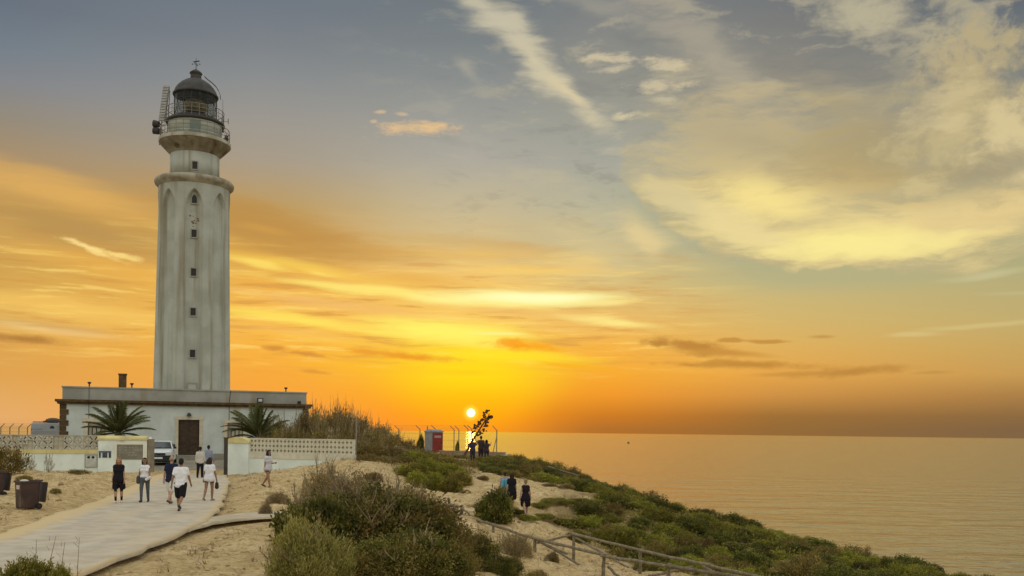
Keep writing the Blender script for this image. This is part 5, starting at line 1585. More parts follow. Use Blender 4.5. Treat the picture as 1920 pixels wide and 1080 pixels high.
def person(label, loc, rz, h, sex='m', skin=None, hair=((0.03, 0.02, 0.015), 'short'), top=('tee', 'x', (.7, .7, .7)), bottom=('shorts', 'x', (.02, .02, .03)),
           shoes=(0.03, 0.03, 0.03), legs=((12, 6), (-14, 18)), arms=((-12, 12, 8), (14, 12, 8)), lean=2, head_turn=0, far=False, bag=None, hold=None):
    s = h / 1.75
    skin = skin or M_SKIN
    t = thing('person', label, 'person', loc, rz, None, (s, s, s))
    vx = .014 if far else .0095
    W = 1.0 if sex == 'm' else .87
    HP = 1.0 if sex == 'm' else 1.06
    def rot(v, a):   # forward is -y
        a = R(a); return Vector((v[0], v[1] * math.cos(a) + v[2] * math.sin(a), -v[1] * math.sin(a) + v[2] * math.cos(a)))
    L = {}
    for sd, (sw, kb) in zip((-1, 1), legs):
        hip = Vector((sd * .092 * HP, 0, .92))
        a = R(sw); kn = hip + Vector((sd * .004, -math.sin(a) * .43, -math.cos(a) * .43))
        a2 = R(sw - kb); an = kn + Vector((-sd * .012, -math.sin(a2) * .42, -math.cos(a2) * .42))
        L[sd] = [hip, kn, an, a2]
    lift = min(L[-1][2].z, L[1][2].z) - .075
    for sd in (-1, 1):
        for i in range(3): L[sd][i] = L[sd][i] - Vector((0, 0, lift))
    dz = -lift
    ln = math.tan(R(lean))
    def T(x, y, z): return Vector((x, y - (z - .95) * ln if z > .95 else y, z + dz))
    A = {}
    for sd, (sw, eb, ab) in zip((-1, 1), arms):
        sh = T(sd * .178 * W, .0, 1.415)
        a = R(sw); b = R(ab)
        el = sh + Vector((sd * math.sin(b) * .29, -math.sin(a) * .29 * math.cos(b), -math.cos(a) * .29 * math.cos(b)))
        a2 = R(sw + eb)
        wr = el + Vector((sd * math.sin(b * .6) * .25, -math.sin(a2) * .25 * math.cos(b * .6), -math.cos(a2) * .25 * math.cos(b * .6)))
        A[sd] = [sh, el, wr, a2]
    torso = [((.072 * HP, .90), .118 * HP), ((.062, 1.02), .108), ((.062 if sex == 'm' else .045, 1.12), .102 if sex == 'm' else .088), ((.088 * W, 1.27), .115 * (W * .5 + .5)), ((.115 * W, 1.38), .092)]
    def add_torso(B, grow=0.0, lo=0, hi=5):
        lv = torso[lo:hi]
        for i, ((x, z), r) in enumerate(lv):
            B.cap(T(-x, 0, z), T(x, 0, z), r + grow, r + grow)
            if i:
                (x0, z0), r0 = lv[i - 1]
                for f in (-1, -.4, .4, 1): B.cap(T(f * x0, 0, z0), T(f * x, 0, z), r0 + grow - .004, r + grow - .004)
        if sex == 'f' and hi > 3:
            for f in (-1, 1): B.ell(T(f * .075, -.085, 1.26), .062 + grow * .6, .055 + grow * .6, .062 + grow * .6)
    # body
    B = Blobs(); add_torso(B)
    B.cap(T(-.15 * W, 0, 1.42), T(.15 * W, 0, 1.42), .055, .055).cap(T(0, .005, 1.44), T(0, -.01, 1.56), .055, .050)
    ht = R(head_turn)
    hx, hy = math.sin(ht), -math.cos(ht)
    def Hd(x, y, z):    # head space: y forward negative
        return T(x * math.cos(ht) - y * math.sin(ht) * 1.0, x * math.sin(ht) + y * math.cos(ht) - .015, z)
    B.ell(Hd(0, .004, 1.652), .078, .094, .112).ell(Hd(0, -.026, 1.588), .058, .062, .062)
    B.cap(Hd(0, -.088, 1.652), Hd(0, -.108, 1.622), .011, .016)
    B.cap(Hd(-.02, -.088, 1.585), Hd(.02, -.088, 1.585), .010, .010)
    for sd in (-1, 1): B.ell(Hd(sd * .080, .008, 1.640), .012, .022, .032)
    for sd in (-1, 1):
        hip, kn, an, a2 = L[sd]
        B.cap(hip, kn, .088 * HP, .056).cap(kn, kn.lerp(an, .35), .054, .058).cap(kn.lerp(an, .35), an, .056, .036)
        toe = an + Vector((sd * .02, -.15 * math.cos(min(0, a2)), -.035 + .10 * math.sin(min(0, a2))))
        heel = an + Vector((0, .05, -.035))
        B.cap(heel, toe, .036, .030).cap(an, heel, .036, .036)
        sh, el, wr, w2 = A[sd]
        B.cap(sh, el, .050 * (W * .6 + .4), .037).cap(el, el.lerp(wr, .4), .038, .037).cap(el.lerp(wr, .4), wr, .036, .026)
        dn = (wr - el).normalized()
        fwd = Vector((0, -1, 0)) - dn * Vector((0, -1, 0)).dot(dn); fwd.normalize()
        inn = Vector((-sd, 0, 0)); inn = (inn - dn * inn.dot(dn)).normalized()
        pc = wr + dn * .05
        B.cap(wr, wr + dn * .085, .026, .034)
        for k, lf in enumerate((.066, .078, .072, .056)):
            st = wr + dn * .085 + fwd * (.033 - .022 * k)
            k1 = st + dn * lf * .55 + inn * .006
            k2 = k1 + dn * lf * .40 + inn * .026
            rr = .0105 if not far else .013
            B.cap(st, k1, rr, rr, 6).cap(k1, k2, rr, rr * .85, 6)
        th0 = wr + dn * .035 + fwd * .026
        B.cap(th0, th0 + fwd * .030 + dn * .030, .013, .012, 6).cap(th0 + fwd * .030 + dn * .030, th0 + fwd * .036 + dn * .062 + inn * .01, .012, .010, 6)
    body = B.fuse('body', skin, t, vx, 3)
    eyes = MB()
    for sd in (-1, 1): eyes.ball(Hd(sd * .030, -.086, 1.658), .013, n=8, m=5)
    eyes.build('eyes', M_EYE, t, True)
    # hair
    hc, hs = hair
    Hm = pm('hair', hc, tuple(v * .6 for v in hc), scale=18, rough=0.75)
    if hs != 'bald':
        Hb = Blobs()
        Hb.ell(Hd(0, .026, 1.676), .088, .092, .100).ell(Hd(0, .045, 1.63), .080, .070, .085).ell(Hd(0, -.035, 1.735), .062, .050, .032)
        if hs == 'long':
            for sd in (-1, 1):
                Hb.cap(Hd(sd * .070, .0, 1.66), Hd(sd * .092, -.01, 1.46), .034, .038).cap(Hd(sd * .092, -.01, 1.46), Hd(sd * .10, -.055, 1.29), .036, .018)
            for f in (-.6, 0, .6): Hb.cap(Hd(f * .08, .06, 1.64), Hd(f * .12, .085, 1.30), .055, .030)
        elif hs == 'pony':
            Hb.cap(Hd(0, .10, 1.69), Hd(0, .15, 1.62), .035, .038).cap(Hd(0, .15, 1.62), Hd(0, .13, 1.38), .038, .015)
        elif hs == 'bun':
            Hb.ell(Hd(0, .11, 1.72), .048, .048, .045)
        elif hs == 'mid':
            for f in (-1, -.5, 0, .5, 1): Hb.cap(Hd(f * .075, .055, 1.64), Hd(f * .085, .075, 1.47), .045, .022)
        Hb.fuse('hair', Hm, t, .012, 4)
    else:
        Hb = Blobs().ell(Hd(0, .040, 1.625), .082, .066, .060); Hb.fuse('hair', Hm, t, .012, 3)
    # top
    kind, nm, c = top
    cm = cloth(nm, c)
    Cb = Blobs()
    if kind in ('tee', 'shirt', 'tank', 'cardigan', 'loose'):
        gr = {'tee': .022, 'shirt': .022, 'tank': .014, 'cardigan': .018, 'loose': .034}[kind]
        add_torso(Cb, gr, 0 if kind not in ('tank',) else 1)
        if kind == 'loose': Cb.cap(T(-.08, 0, .90), T(.08, 0, .90), .135, .135)
        if kind != 'tank': Cb.cap(T(-.15 * W, 0, 1.415), T(.15 * W, 0, 1.415), .068, .068)
        else:
            for sd in (-1, 1): Cb.cap(T(sd * .085, -.06, 1.36), T(sd * .095, .0, 1.465), .03, .022).cap(T(sd * .095, 0, 1.465), T(sd * .085, .06, 1.36), .022, .03)
        ext = {'tee': .62, 'shirt': 1.8, 'tank': 0, 'cardigan': 1.85, 'loose': .55}[kind]
        for sd in (-1, 1):
            sh, el, wr, _ = A[sd]
            if ext > 0: Cb.cap(sh, sh.lerp(el, min(1, ext)), .068, .058)
            if ext > 1: Cb.cap(el, el.lerp(wr, ext - 1), .054, .044)
    Cb.fuse('top', cm, t, .014, 4)
    kind, nm, c = bottom
    cm = cloth(nm, c)
    Cb = Blobs()
    if kind in ('shorts', 'hotpants', 'trousers', 'leggings'):
        g = {'shorts': .030, 'hotpants': .014, 'trousers': .022, 'leggings': .010}[kind]
        Cb.cap(T(-.07 * HP, 0, .90), T(.07 * HP, 0, .90), .122 * HP + g * .5, .122 * HP + g * .5).cap(T(-.06, 0, 1.0), T(.06, 0, 1.0), .115, .115)
        for sd in (-1, 1):
            hip, kn, an, a2 = L[sd]
            if kind == 'shorts': Cb.cap(hip, hip.lerp(kn, .92), .094 + g, .075 + g)
            elif kind == 'hotpants': Cb.cap(hip, hip.lerp(kn, .28), .092 + g, .088 + g)
            else: Cb.cap(hip, kn, .090 + g, .060 + g).cap(kn, kn.lerp(an, .95), .058 + g, .040 + g)
        Cb.fuse('trousers' if kind in ('trousers', 'leggings') else 'shorts', cm, t, .014, 3)
    elif kind == 'dress':
        add_torso(Cb, .016, 0)
        Cb.cap(T(-.10, 0, .80), T(.10, 0, .80), .15, .15).cap(T(-.12, 0, .66), T(.12, 0, .66), .135, .135).cap(T(-.13, -.0, .56), T(.13, -.0, .56), .115, .115)
        Cb.fuse('dress', cm, t, .014, 4)
    elif kind == 'longcoat':
        add_torso(Cb, .030, 0)
        for f in (-1, 1): Cb.cap(T(f * .11, .02, .95), T(f * .18, .06, .58), .115, .070).cap(T(f * .04, .05, .95), T(f * .07, .09, .58), .12, .065)
        for sd in (-1, 1):
            hip, kn, an, a2 = L[sd]
            Cb.cap(hip, kn, .092, .060).cap(kn, kn.lerp(an, .95), .058, .044)
        Cb.fuse('trousers_and_coat', cm, t, .014, 3)
    # shoes
    Sb = Blobs()
    for sd in (-1, 1):
        hip, kn, an, a2 = L[sd]
        toe = an + Vector((sd * .02, -.155 * math.cos(min(0, a2)), -.035 + .10 * math.sin(min(0, a2))))
        heel = an + Vector((0, .052, -.036))
        Sb.cap(heel, toe, .045, .040)
    Sb.fuse('shoes', cloth('shoe_%d' % int(shoes[0] * 100), shoes), t, .014, 2)
    if bag == 'shoulder':
        g = Blobs().cap(T(-.25, .02, .98), T(-.25, .02, .80), .075, .085)
        g.fuse('bag', cloth('bag_grey', (0.10, 0.10, 0.11)), t, .016, 2)
        MB().tube([T(-.23, .02, 1.05), T(-.17, .0, 1.46), T(-.23, .05, 1.05)], .010, 5).build('bag_strap', cloth('bag_grey', (0.10, 0.10, 0.11)), t)
    if bag == 'back':
        g = Blobs().cap(T(-.09, .20, 1.34), T(-.09, .20, 1.06), .09, .10).cap(T(.09, .20, 1.34), T(.09, .20, 1.06), .09, .10)
        g.fuse('backpack', cloth('backpack_blue', (0.10, 0.30, 0.42), (0.14, 0.40, 0.50)), t, .016, 2)
    if bag == 'hand':
        sh, el, wr, _ = A[-1]
        g = Blobs().cap(wr + Vector((-.02, 0, -.20)), wr + Vector((-.02, 0, -.34)), .07, .085)
        g.fuse('handbag', cloth('bag_dark', (0.05, 0.04, 0.03)), t, .016, 2)
        MB().tube([wr + Vector((-.02, -.05, -.16)), wr + Vector((0, 0, -.07)), wr + Vector((-.02, .05, -.16))], .010, 5).build('bag_strap', cloth('bag_dark', (0.05, 0.04, 0.03)), t)
    if hold == 'white':
        sh, el, wr, _ = A[1]
        d = (wr - el).normalized()
        MB().tube([wr + d * .10 + Vector((.08, 0, .05)), wr + d * .10 + Vector((-.12, -.02, -.06))], [.06, .05], 8).build('folded_cloth', cloth('cloth_white', (0.75, 0.74, 0.70)), t)
    return t

BLK = (0.018, 0.016, 0.020); NAVY = (0.022, 0.024, 0.05); WHT = (0.80, 0.80, 0.82)
HB = (0.035, 0.022, 0.014); HD = (0.014, 0.011, 0.009)
person('woman with long reddish hair in a dark coat and white shoes, leaving the gate', gpt(222, 35.0), R(12), 1.69, 'f', None, ((0.36, 0.16, 0.06), 'long'), ('tank', 'black_top', BLK), ('longcoat', 'black_coat', BLK), (0.72, 0.68, 0.62), ((7, 6), (-6, 6)), ((-6, 10, 9), (4, 10, 9)), 0)
person('woman in white tank top and grey jeans holding a white cloth', gpt(271, 35.6), R(8), 1.68, 'f', M_SKINT, (HB, 'mid'), ('tank', 'white_tank', WHT), ('leggings', 'grey_jeans', (0.10, 0.115, 0.125)), (0.05, 0.04, 0.03), ((16, 10), (-9, 10)), ((-10, 14, 10), (14, 46, 10)), 2, 20, False, 'shoulder', 'white')
person('man with thin grey hair in a navy shirt and white shorts, walking to the gate', gpt(320, 34.7), R(176), 1.79, 'm', M_SKIN, ((0.28, 0.25, 0.2), 'bald'), ('tee', 'navy_shirt', NAVY), ('shorts', 'white_shorts', (0.70, 0.67, 0.60)), (0.10, 0.09, 0.08), ((-16, 26), (16, 8)), ((12, 16, 10), (-10, 10, 10)), 4)
person('man in a white T-shirt and black shorts, nearest the viewer on the road', gpt(338, 31.6), R(186), 1.80, 'm', M_SKINT, (HD, 'short'), ('tee', 'white_tee', WHT), ('shorts', 'black_shorts', BLK), (0.08, 0.07, 0.06), ((-22, 34), (14, 4)), ((14, 18, 12), (-16, 12, 12)), 4)
person('woman in loose white top and dark shorts carrying a dark bag', gpt(392, 36.4), R(176), 1.68, 'f', M_SKINT, (HB, 'mid'), ('loose', 'white_blouse', (0.78, 0.78, 0.80)), ('hotpants', 'dark_shorts', (0.05, 0.045, 0.06)), (0.22, 0.19, 0.15), ((8, 6), (-12, 20)), ((8, 8, 12), (-8, 8, 10)), 2, 0, False, 'hand')
person('person in a pale shirt and black trousers walking between the gate posts', gpt(375, 53.5), R(180), 1.76, 'm', M_SKINT, (HD, 'short'), ('shirt', 'pale_shirt', (0.55, 0.52, 0.47)), ('trousers', 'black_trousers', BLK), BLK, ((8, 6), (-8, 10)), ((6, 8, 9), (-6, 8, 9)), 1, 0, True)
person('person in a grey blue shirt walking just inside the gate', gpt(390.5, 56.0), R(172), 1.80, 'm', M_SKINT, (HD, 'short'), ('shirt', 'grey_blue_shirt', (0.25, 0.28, 0.36)), ('trousers', 'dark_trousers', (0.05, 0.04, 0.045)), BLK, ((10, 6), (-10, 12)), ((8, 12, 10), (-8, 12, 10)), 1, 0, True)
person('dark haired woman in a grey white top and short skirt, passing the right wall', gpt(502, 40.8), R(62), 1.66, 'f', M_SKINT, (HD, 'long'), ('loose', 'grey_white_top', (0.56, 0.56, 0.60)), ('hotpants', 'charcoal_shorts', (0.07, 0.06, 0.06)), (0.08, 0.05, 0.03), ((18, 8), (-16, 22)), ((-8, 14, 6), (-6, 105, 2)), 3)
person('blonde woman in a short black strapless dress walking along the sand track', gpt(985, 42.2), R(196), 1.68, 'f', M_SKIN, ((0.34, 0.24, 0.12), 'bun'), ('tank', 'black_top', BLK), ('dress', 'black_dress', (0.022, 0.016, 0.022)), (0.25, 0.18, 0.12), ((10, 6), (-14, 20)), ((4, 6, 14), (-8, 8, 16)), 1, 0, True)
person('person in black behind the dark green bush, beside the blue backpack', gpt(959, 43.6), R(190), 1.70, 'f', M_SKIN, (HB, 'mid'), ('tee', 'black_tee', BLK), ('dress', 'black_dress', BLK), (0.15, 0.1, 0.08), ((10, 6), (-10, 16)), ((6, 8, 10), (-8, 8, 12)), 2, 0, True)
person('person with a bright blue backpack, half hidden by the dark green bush', gpt(946, 44.2), R(178), 1.66, 'f', M_SKIN, (HB, 'short'), ('tee', 'mauve_tee', (0.30, 0.24, 0.28)), ('shorts', 'grey_shorts', (0.16, 0.16, 0.18)), (0.15, 0.1, 0.08), ((10, 6), (-10, 16)), ((10, 12, 12), (-6, 8, 12)), 3, 0, True, 'back')
person('dark figure with raised elbows photographing the sunset, left of the couple', gpt(886, 64.5), R(184), 1.70, 'm', M_SKINT, (HD, 'short'), ('tee', 'dim_blue_tee', (0.05, 0.045, 0.07)), ('trousers', 'dark_trousers', (0.05, 0.04, 0.045)), BLK, ((3, 2), (-2, 2)), ((60, 110, 24), (60, 110, 24)), 0, 0, True)
person('tall dark figure on the low wall side watching the sunset, left one of the couple', gpt(901.5, 66.0), R(184), 1.84, 'm', M_SKINT, (HD, 'short'), ('tee', 'dim_brown_tee', (0.06, 0.045, 0.04)), ('trousers', 'dark_trousers', (0.05, 0.04, 0.045)), BLK, ((3, 2), (-2, 2)), ((20, 30, 8), (70, 60, 20)), 0, 10, True)
person('shorter dark figure watching the sunset, right one of the couple', gpt(912, 65.6), R(178), 1.64, 'f', M_SKINT, (HD, 'mid'), ('tee', 'dim_plum_tee', (0.055, 0.04, 0.05)), ('leggings', 'dark_trousers', (0.05, 0.04, 0.045)), BLK, ((3, 2), (-2, 2)), ((70, 60, 18), (10, 20, 8)), 0, -10, True)

# ------------------------------------------------------------------ vegetation
LF_DARK = leafmat('leaf_dark_green', (0.15, 0.15, 0.026), (0.072, 0.078, 0.016), (0.33, 0.26, 0.07), .42)
LF_OLIVE = leafmat('leaf_olive', (0.27, 0.20, 0.052), (0.14, 0.105, 0.026), (0.42, 0.30, 0.10), .42)
LF_GREY = leafmat('leaf_grey_green', (0.36, 0.31, 0.085), (0.20, 0.185, 0.046), (0.48, 0.41, 0.15), .38)
LF_BRIGHT = leafmat('leaf_fresh_green', (0.31, 0.285, 0.036), (0.15, 0.155, 0.024), (0.44, 0.37, 0.075), .44)
LF_DRY = leafmat('leaf_dry', (0.42, 0.33, 0.18), (0.22, 0.16, 0.08), (0.55, 0.46, 0.29), .3)
LF_PALM = leafmat('leaf_palm', (0.11, 0.115, 0.032), (0.065, 0.070, 0.022), (0.26, 0.21, 0.085), .3)
BARK = pm('twig_bark', (0.17, 0.125, 0.060), (0.29, 0.225, 0.125), scale=8, rough=0.9, rand=.2)

def foliage(name, mat, seed, clumps, per, ll, lw, up=0.35, spread=.10, flat=.0, sparse=0.0, spiky=0.0):
    """leaf faces gathered in clumps through a lumpy dome of radius 1 and height 1"""
    g = np.random.default_rng(seed)
    lobes = g.normal(size=(9, 3)); lobes[:, 2] = np.abs(lobes[:, 2]); lobes /= np.linalg.norm(lobes, axis=1)[:, None]
    lw_ = g.uniform(.5, 1, 9)
    d = g.normal(size=(clumps, 3)); d[:, 2] = np.abs(d[:, 2]) * 1.0 - .08; d /= np.linalg.norm(d, axis=1)[:, None]
    lump = .58 + .50 * ((np.clip(d @ lobes.T, 0, 1) ** 7) * lw_).max(1)
    rad = lump * (.50 + .50 * g.random(clumps) ** .35)
    c = d * rad[:, None]
    c[:, 2] = np.maximum(c[:, 2] * (1 - flat), .0)
    n = clumps * per
    ci = np.repeat(np.arange(clumps), per)
    stretch = np.ones((n, 3)); stretch[:, 2] = 1 + spiky
    csz = g.uniform(.6, 1.4, clumps)[ci][:, None]
    p = c[ci] + g.normal(size=(n, 3)) * spread * .82 * stretch * csz
    keep = p[:, 2] > -.05
    p = p[keep]; ci = ci[keep]; n = len(p)
    o = d[ci] * .55 + np.array([0, 0, up]) + g.normal(size=(n, 3)) * .55
    o /= np.linalg.norm(o, axis=1)[:, None]
    sd = np.cross(o, g.normal(size=(n, 3))); sd /= np.linalg.norm(sd, axis=1)[:, None] + 1e-9
    l = ll * g.uniform(.6, 1.35, n)[:, None]; w = lw * g.uniform(.7, 1.3, n)[:, None]
    nn = np.cross(o, sd) * w * .25
    V = np.stack([p, p + o * l * .55 + sd * w * .5 + nn, p + o * l, p + o * l * .55 - sd * w * .5 + nn], 1).reshape(-1, 3)
    Fq = np.arange(4 * n).reshape(n, 4)
    tone = np.clip(g.beta(1.6, 1.9, clumps)[ci] + g.normal(size=n) * .10, 0, 1)
    return np_mesh(name, V, Fq, mat, False, {'tone': np.repeat(tone, 4)})

def twigs(name, seed, n, thick=.02, reach=1.0, fork=3, up=.4, mat=None):
    """forking stems from the base of a plant out to its rim (unit size)"""
    g = random.Random(seed)
    mb = MB()
    for i in range(n):
        a = 2 * math.pi * (i + g.random()) / n
        e = g.uniform(.25, 1.35)
        dirv = Vector((math.cos(a) * math.cos(e), math.sin(a) * math.cos(e), math.sin(e)))
        r = reach * g.uniform(.7, 1.05)
        mid = dirv * r * .5 + Vector((g.uniform(-.1, .1), g.uniform(-.1, .1), g.uniform(0, .1)))
        end = dirv * r
        mb.tube([(0, 0, -.08), mid, end], [thick, thick * .6, thick * .25], 5)
        for k in range(fork):
            t = g.uniform(.4, .9)
            b = mid.lerp(end, t)
            q = b + (dirv * .5 + Vector((g.uniform(-1, 1), g.uniform(-1, 1), g.uniform(0, 1) + up)) * .5).normalized() * r * g.uniform(.18, .38)
            mb.tube([b, (b + q) / 2 + Vector((g.uniform(-.03, .03), g.uniform(-.03, .03), .02)), q], [thick * .4, thick * .3, thick * .12], 4)
    return mb.mesh(name, mat or BARK)

def shrub(name, label, loc, rx, rz_, fol, tw, group=None, ry=None, cat='shrub', tilt=(0, 0)):
    t = thing(name, label, cat, loc, rnd.uniform(0, 6.28) if ry is None else 0, group, (rx, ry or rx, rz_))
    for f in (fol if isinstance(fol, (list, tuple)) else [fol]): obj('foliage', f, t)
    for w in (tw if isinstance(tw, (list, tuple)) else [tw]): obj('stems', w, t)
    return t

def by_top(px, Y, top, rx_px):
    """ground point, half width and height of a plant from where its middle and its top show"""
    p = gpt(px, Y)
    return p, rx_px * Y / F, max(.25, at(px, top, Y).z - p.z)

# foreground thicket
f_big = foliage('foliage', LF_DARK, 11, 430, 46, .048, .024, .4, .072)
f_big2 = foliage('foliage', LF_OLIVE, 12, 400, 46, .048, .019, .6, .07, spiky=.5)
f_grey = foliage('foliage', LF_GREY, 13, 420, 44, .075, .018, .9, .075, spiky=.6)
f_leafy = foliage('foliage', LF_DARK, 14, 300, 40, .10, .055, .3, .085)
f_dry = foliage('foliage', LF_DRY, 15, 420, 30, .050, .016, .7, .08, spiky=.6)
f_dryo = foliage('foliage', LF_OLIVE, 16, 240, 26, .050, .016, .6, .08)
f_bright = foliage('foliage', LF_BRIGHT, 17, 300, 44, .085, .030, .7, .075, spiky=.4)
t_many = twigs('stems', 21, 22, .013, 1.03, 5)
t_dry = twigs('stems', 22, 44, .016, 1.18, 7, .8)
t_dryl = twigs('stems', 24, 30, .009, 1.12, 7, .6)
t_few = twigs('stems', 23, 12, .022, .92, 3)
def front(name, label, px, Y, top, rx_px, fol, tw, deep=.8):
    p, rx, hz = by_top(px, Y, top, rx_px)
    return shrub(name, label, p, rx, hz, fol, tw, None, rx * deep)
front('dry_scrub', 'dry grey twiggy scrub crowning the sandy bank behind the big dark shrub', 645, 27.0, 882, 108, [f_dry, f_dryo], t_dryl, .9)
front('dark_shrub', 'big dark green shrub in the middle of the foreground thicket', 700, 23.0, 900, 190, [f_big, f_big2], t_many, .8)
front('leafy_shrub', 'leafy dark shrub at the left edge of the foreground thicket, above the grey green one', 590, 22.0, 930, 82, [f_leafy, f_big], t_many, .9)
front('olive_shrub', 'olive spreading shrub at the right end of the foreground thicket beside the fallen fence', 880, 25.0, 990, 70, [f_big, f_dryo], t_many, .7)
front('dark_shrub', 'dark low shrub at the foot of the foreground thicket, bottom edge of the view', 770, 19.6, 985, 135, [f_big, f_big2], t_few, .7)
front('grey_green_shrub', 'feathery grey green shrub at the bottom edge, left part of the foreground thicket', 570, 18.6, 975, 104, [f_grey], t_few, .9)
front('dry_shrub', 'brown dry shrub leaning on the fallen fence rail near the track', 965, 31.0, 1002, 42, [f_dry, f_dryo], t_dry, .9)
front('dark_shrub', 'small dark shrub creeping on the sand right of the foreground thicket', 925, 24.5, 1035, 70, [f_big], t_few, .6)
front('creeping_shrub', 'flat dark plant on the sand right of the foreground thicket, lowest near the frame edge', 1000, 22.6, 1062, 40, [f_big2], t_few, .6)
front('dry_scrub', 'pale dry scrub on the sand bank below the end of the right wall', 745, 30.5, 902, 80, [f_dry, f_dryo], t_dryl, .8)
front('dry_scrub', 'pale dry scrub at the upper left of the foreground thicket', 604, 28.5, 868, 50, [f_dry, f_dryo], t_dryl, .9)
front('olive_shrub', 'olive shrub in the upper middle of the foreground thicket, under the dry scrub', 770, 25.5, 918, 90, [f_big2, f_dryo], t_many, .8)
front('dead_branch', 'bare dead bush with crooked branches left of the dry scrub', 560, 25.5, 905, 38, [], [twigs('stems', 31, 9, .03, 1.1, 6, .5)], .8)
front('dead_branch', 'dead twig poking from the sand at the left foot of the leafy shrub', 505, 21.5, 985, 36, [], [twigs('stems', 32, 4, .03, 1.1, 3, .2)], .5)
front('leafy_shrub', 'fresh green leafy shrub in the bottom left corner of the view', 40, 14.6, 1046, 88, [f_bright], t_few, .7)
front('leafy_shrub', 'second fresh green shrub at the bottom edge, right of the corner one', 108, 14.4, 1058, 34, [f_bright], t_few, .9)
# thin dry stalks in front of the road
for px, tp, lab in ((66, 1012, 'thin dry stalk before the road, leftmost of four'), (90, 1004, 'thin dry stalk before the road, second from the left of four'), (112, 1016, 'thin dry stalk before the road, third from the left of four'), (144, 1008, 'thin dry stalk before the road, rightmost of four')):
    p = gpt(px, 15.2); hh = at(px, tp, 15.2).z - p.z
    t = thing('dry_stalk', lab, 'plant', p)
    MB().tube([(0, 0, -.05), (rnd.uniform(-.03, .03), 0, hh * .5), (rnd.uniform(-.02, .12), 0, hh)], [.008, .006, .003], 5).build('stem', BARK, t)
    m = MB()
    for k in range(5):
        z = hh * rnd.uniform(.3, .95); x = rnd.uniform(-.1, .1)
        m.tube([(0.01, 0, z), (x, rnd.uniform(-.05, .05), z + .08)], [.004, .002], 4)
    m.build('side_shoots', BARK, t)

# plants along the left wall
f_weed = foliage('foliage', LF_OLIVE, 41, 160, 22, .12, .035, .9, .09, spiky=.6)
f_sparse = foliage('foliage', LF_OLIVE, 44, 46, 9, .10, .035, .9, .07, spiky=.8)
t_weed = twigs('stems', 42, 9, .03, 1.15, 4, .8)
front('roadside_bush', 'loose olive bush against the left end of the lattice wall', 8, 51.5, 832, 44, [f_sparse, f_weed], t_weed, .8)
front('weed', 'spindly weed growing up the white wall, left of two', 58, 55.0, 852, 10, [f_sparse], t_weed, .9)
front('weed', 'spindly weed growing up the white wall, right of two', 91, 55.2, 846, 11, [f_sparse], t_weed, .9)
front('grass_tuft', 'dark flat tuft of grass at the foot of the white wall below the meter hatch', 148, 54.0, 879, 24, [f_weed], t_few, .6)
front('grass_tuft', 'low dark tuft on the sand behind the brown bin', 45, 44.0, 888, 18, [f_big2], t_few, .7)
front('grass_tuft', 'small dark tuft on the sand slope right of the brown bin', 104, 37.0, 932, 12, [f_big2], t_few, .7)
front('grass_tuft', 'low dry tuft beside the woman passing the right wall', 520, 35.0, 921, 26, [f_dry, f_dryo], t_few, .6)
front('grass_tuft', 'low dry tuft on the sand near the end of the narrow path', 498, 31.5, 940, 16, [f_dry, f_dryo], t_few, .6)

# scrub on the hill behind the right wall
f_hill = [foliage('foliage', LF_OLIVE, 51 + i, 210, 26, .085, .028, .8, .075, spiky=.7) for i in range(3)]
f_hilld = [foliage('foliage', LF_DRY, 56 + i, 120, 18, .080, .022, .8, .08, spiky=.7) for i in range(2)]
t_hill = twigs('stems', 58, 14, .02, 1.12, 4, .7)
hill = [(490, 61.8, 820, 30), (530, 60.8, 818, 30), (575, 60.0, 816, 32), (620, 59.2, 816, 32), (650, 58.6, 818, 28), (505, 66, 792, 36), (540, 64, 786, 40), (575, 66, 778, 40), (612, 68, 776, 44), (648, 67, 774, 44), (682, 68, 785, 42), (712, 70, 800, 38), (740, 72, 812, 34), (765, 74, 826, 26), (560, 61.5, 806, 44), (610, 61, 804, 46), (655, 61, 806, 42), (690, 62, 808, 40), (722, 65, 818, 36), (675, 58.5, 826, 36), (705, 58, 832, 38), (735, 60, 836, 36), (765, 64, 842, 30), (528, 60.5, 808, 34), (690, 55, 850, 26), (722, 55.5, 856, 28), (755, 57, 856, 30), (785, 66, 842, 26), (630, 72, 770, 40), (590, 71, 774, 38), (668, 73, 776, 36)]
for i, (px, Y, tp, rx) in enumerate(hill):
    p, r, hz = by_top(px, Y, tp, rx)
    shrub('hill_scrub', 'olive brown bush in the scrub covering the hill right of the lattice wall', p, r, hz, [f_hill[i % 3]] + ([f_hilld[i % 2]] if i % 2 else []), t_hill, 'bushes on the hill behind the wall')
# tall feathery stems on the hill top
f_reed = [foliage('foliage', LF_OLIVE, 61, 60, 10, .12, .03, 1.0, .06, spiky=2.5), foliage('foliage', LF_DRY, 62, 50, 8, .12, .03, 1.0, .06, spiky=2.5)]
t_reed = twigs('stems', 63, 7, .03, 1.15, 5, 1.0)
for i, (px, Y, tp, rx) in enumerate([(588, 64, 752, 12), (604, 65, 760, 10), (622, 64, 756, 12), (636, 65, 750, 13), (650, 64.5, 755, 13), (664, 64, 760, 11), (678, 65, 770, 11), (692, 65, 776, 10), (556, 63, 772, 10), (712, 66, 786, 10), (640, 62, 762, 12), (728, 67, 796, 9)]):
    p, r, hz = by_top(px, Y, tp, rx)
    shrub('tall_feathery_shrub', 'tall feathery shrub rising against the orange sky on the hill top', p, r, hz, f_reed[i % 2], t_reed, 'feathery shrubs on the hill top')
p, r, hz = by_top(667, 56.5, 785, 3)
tt = thing('pale_post', 'thin pale post standing in the hill scrub by the end of the right wall', 'post', p)
MB().tube([(0, 0, -.3), (0.02, 0, hz)], .05, 6).build('shaft', M_CONC, tt)
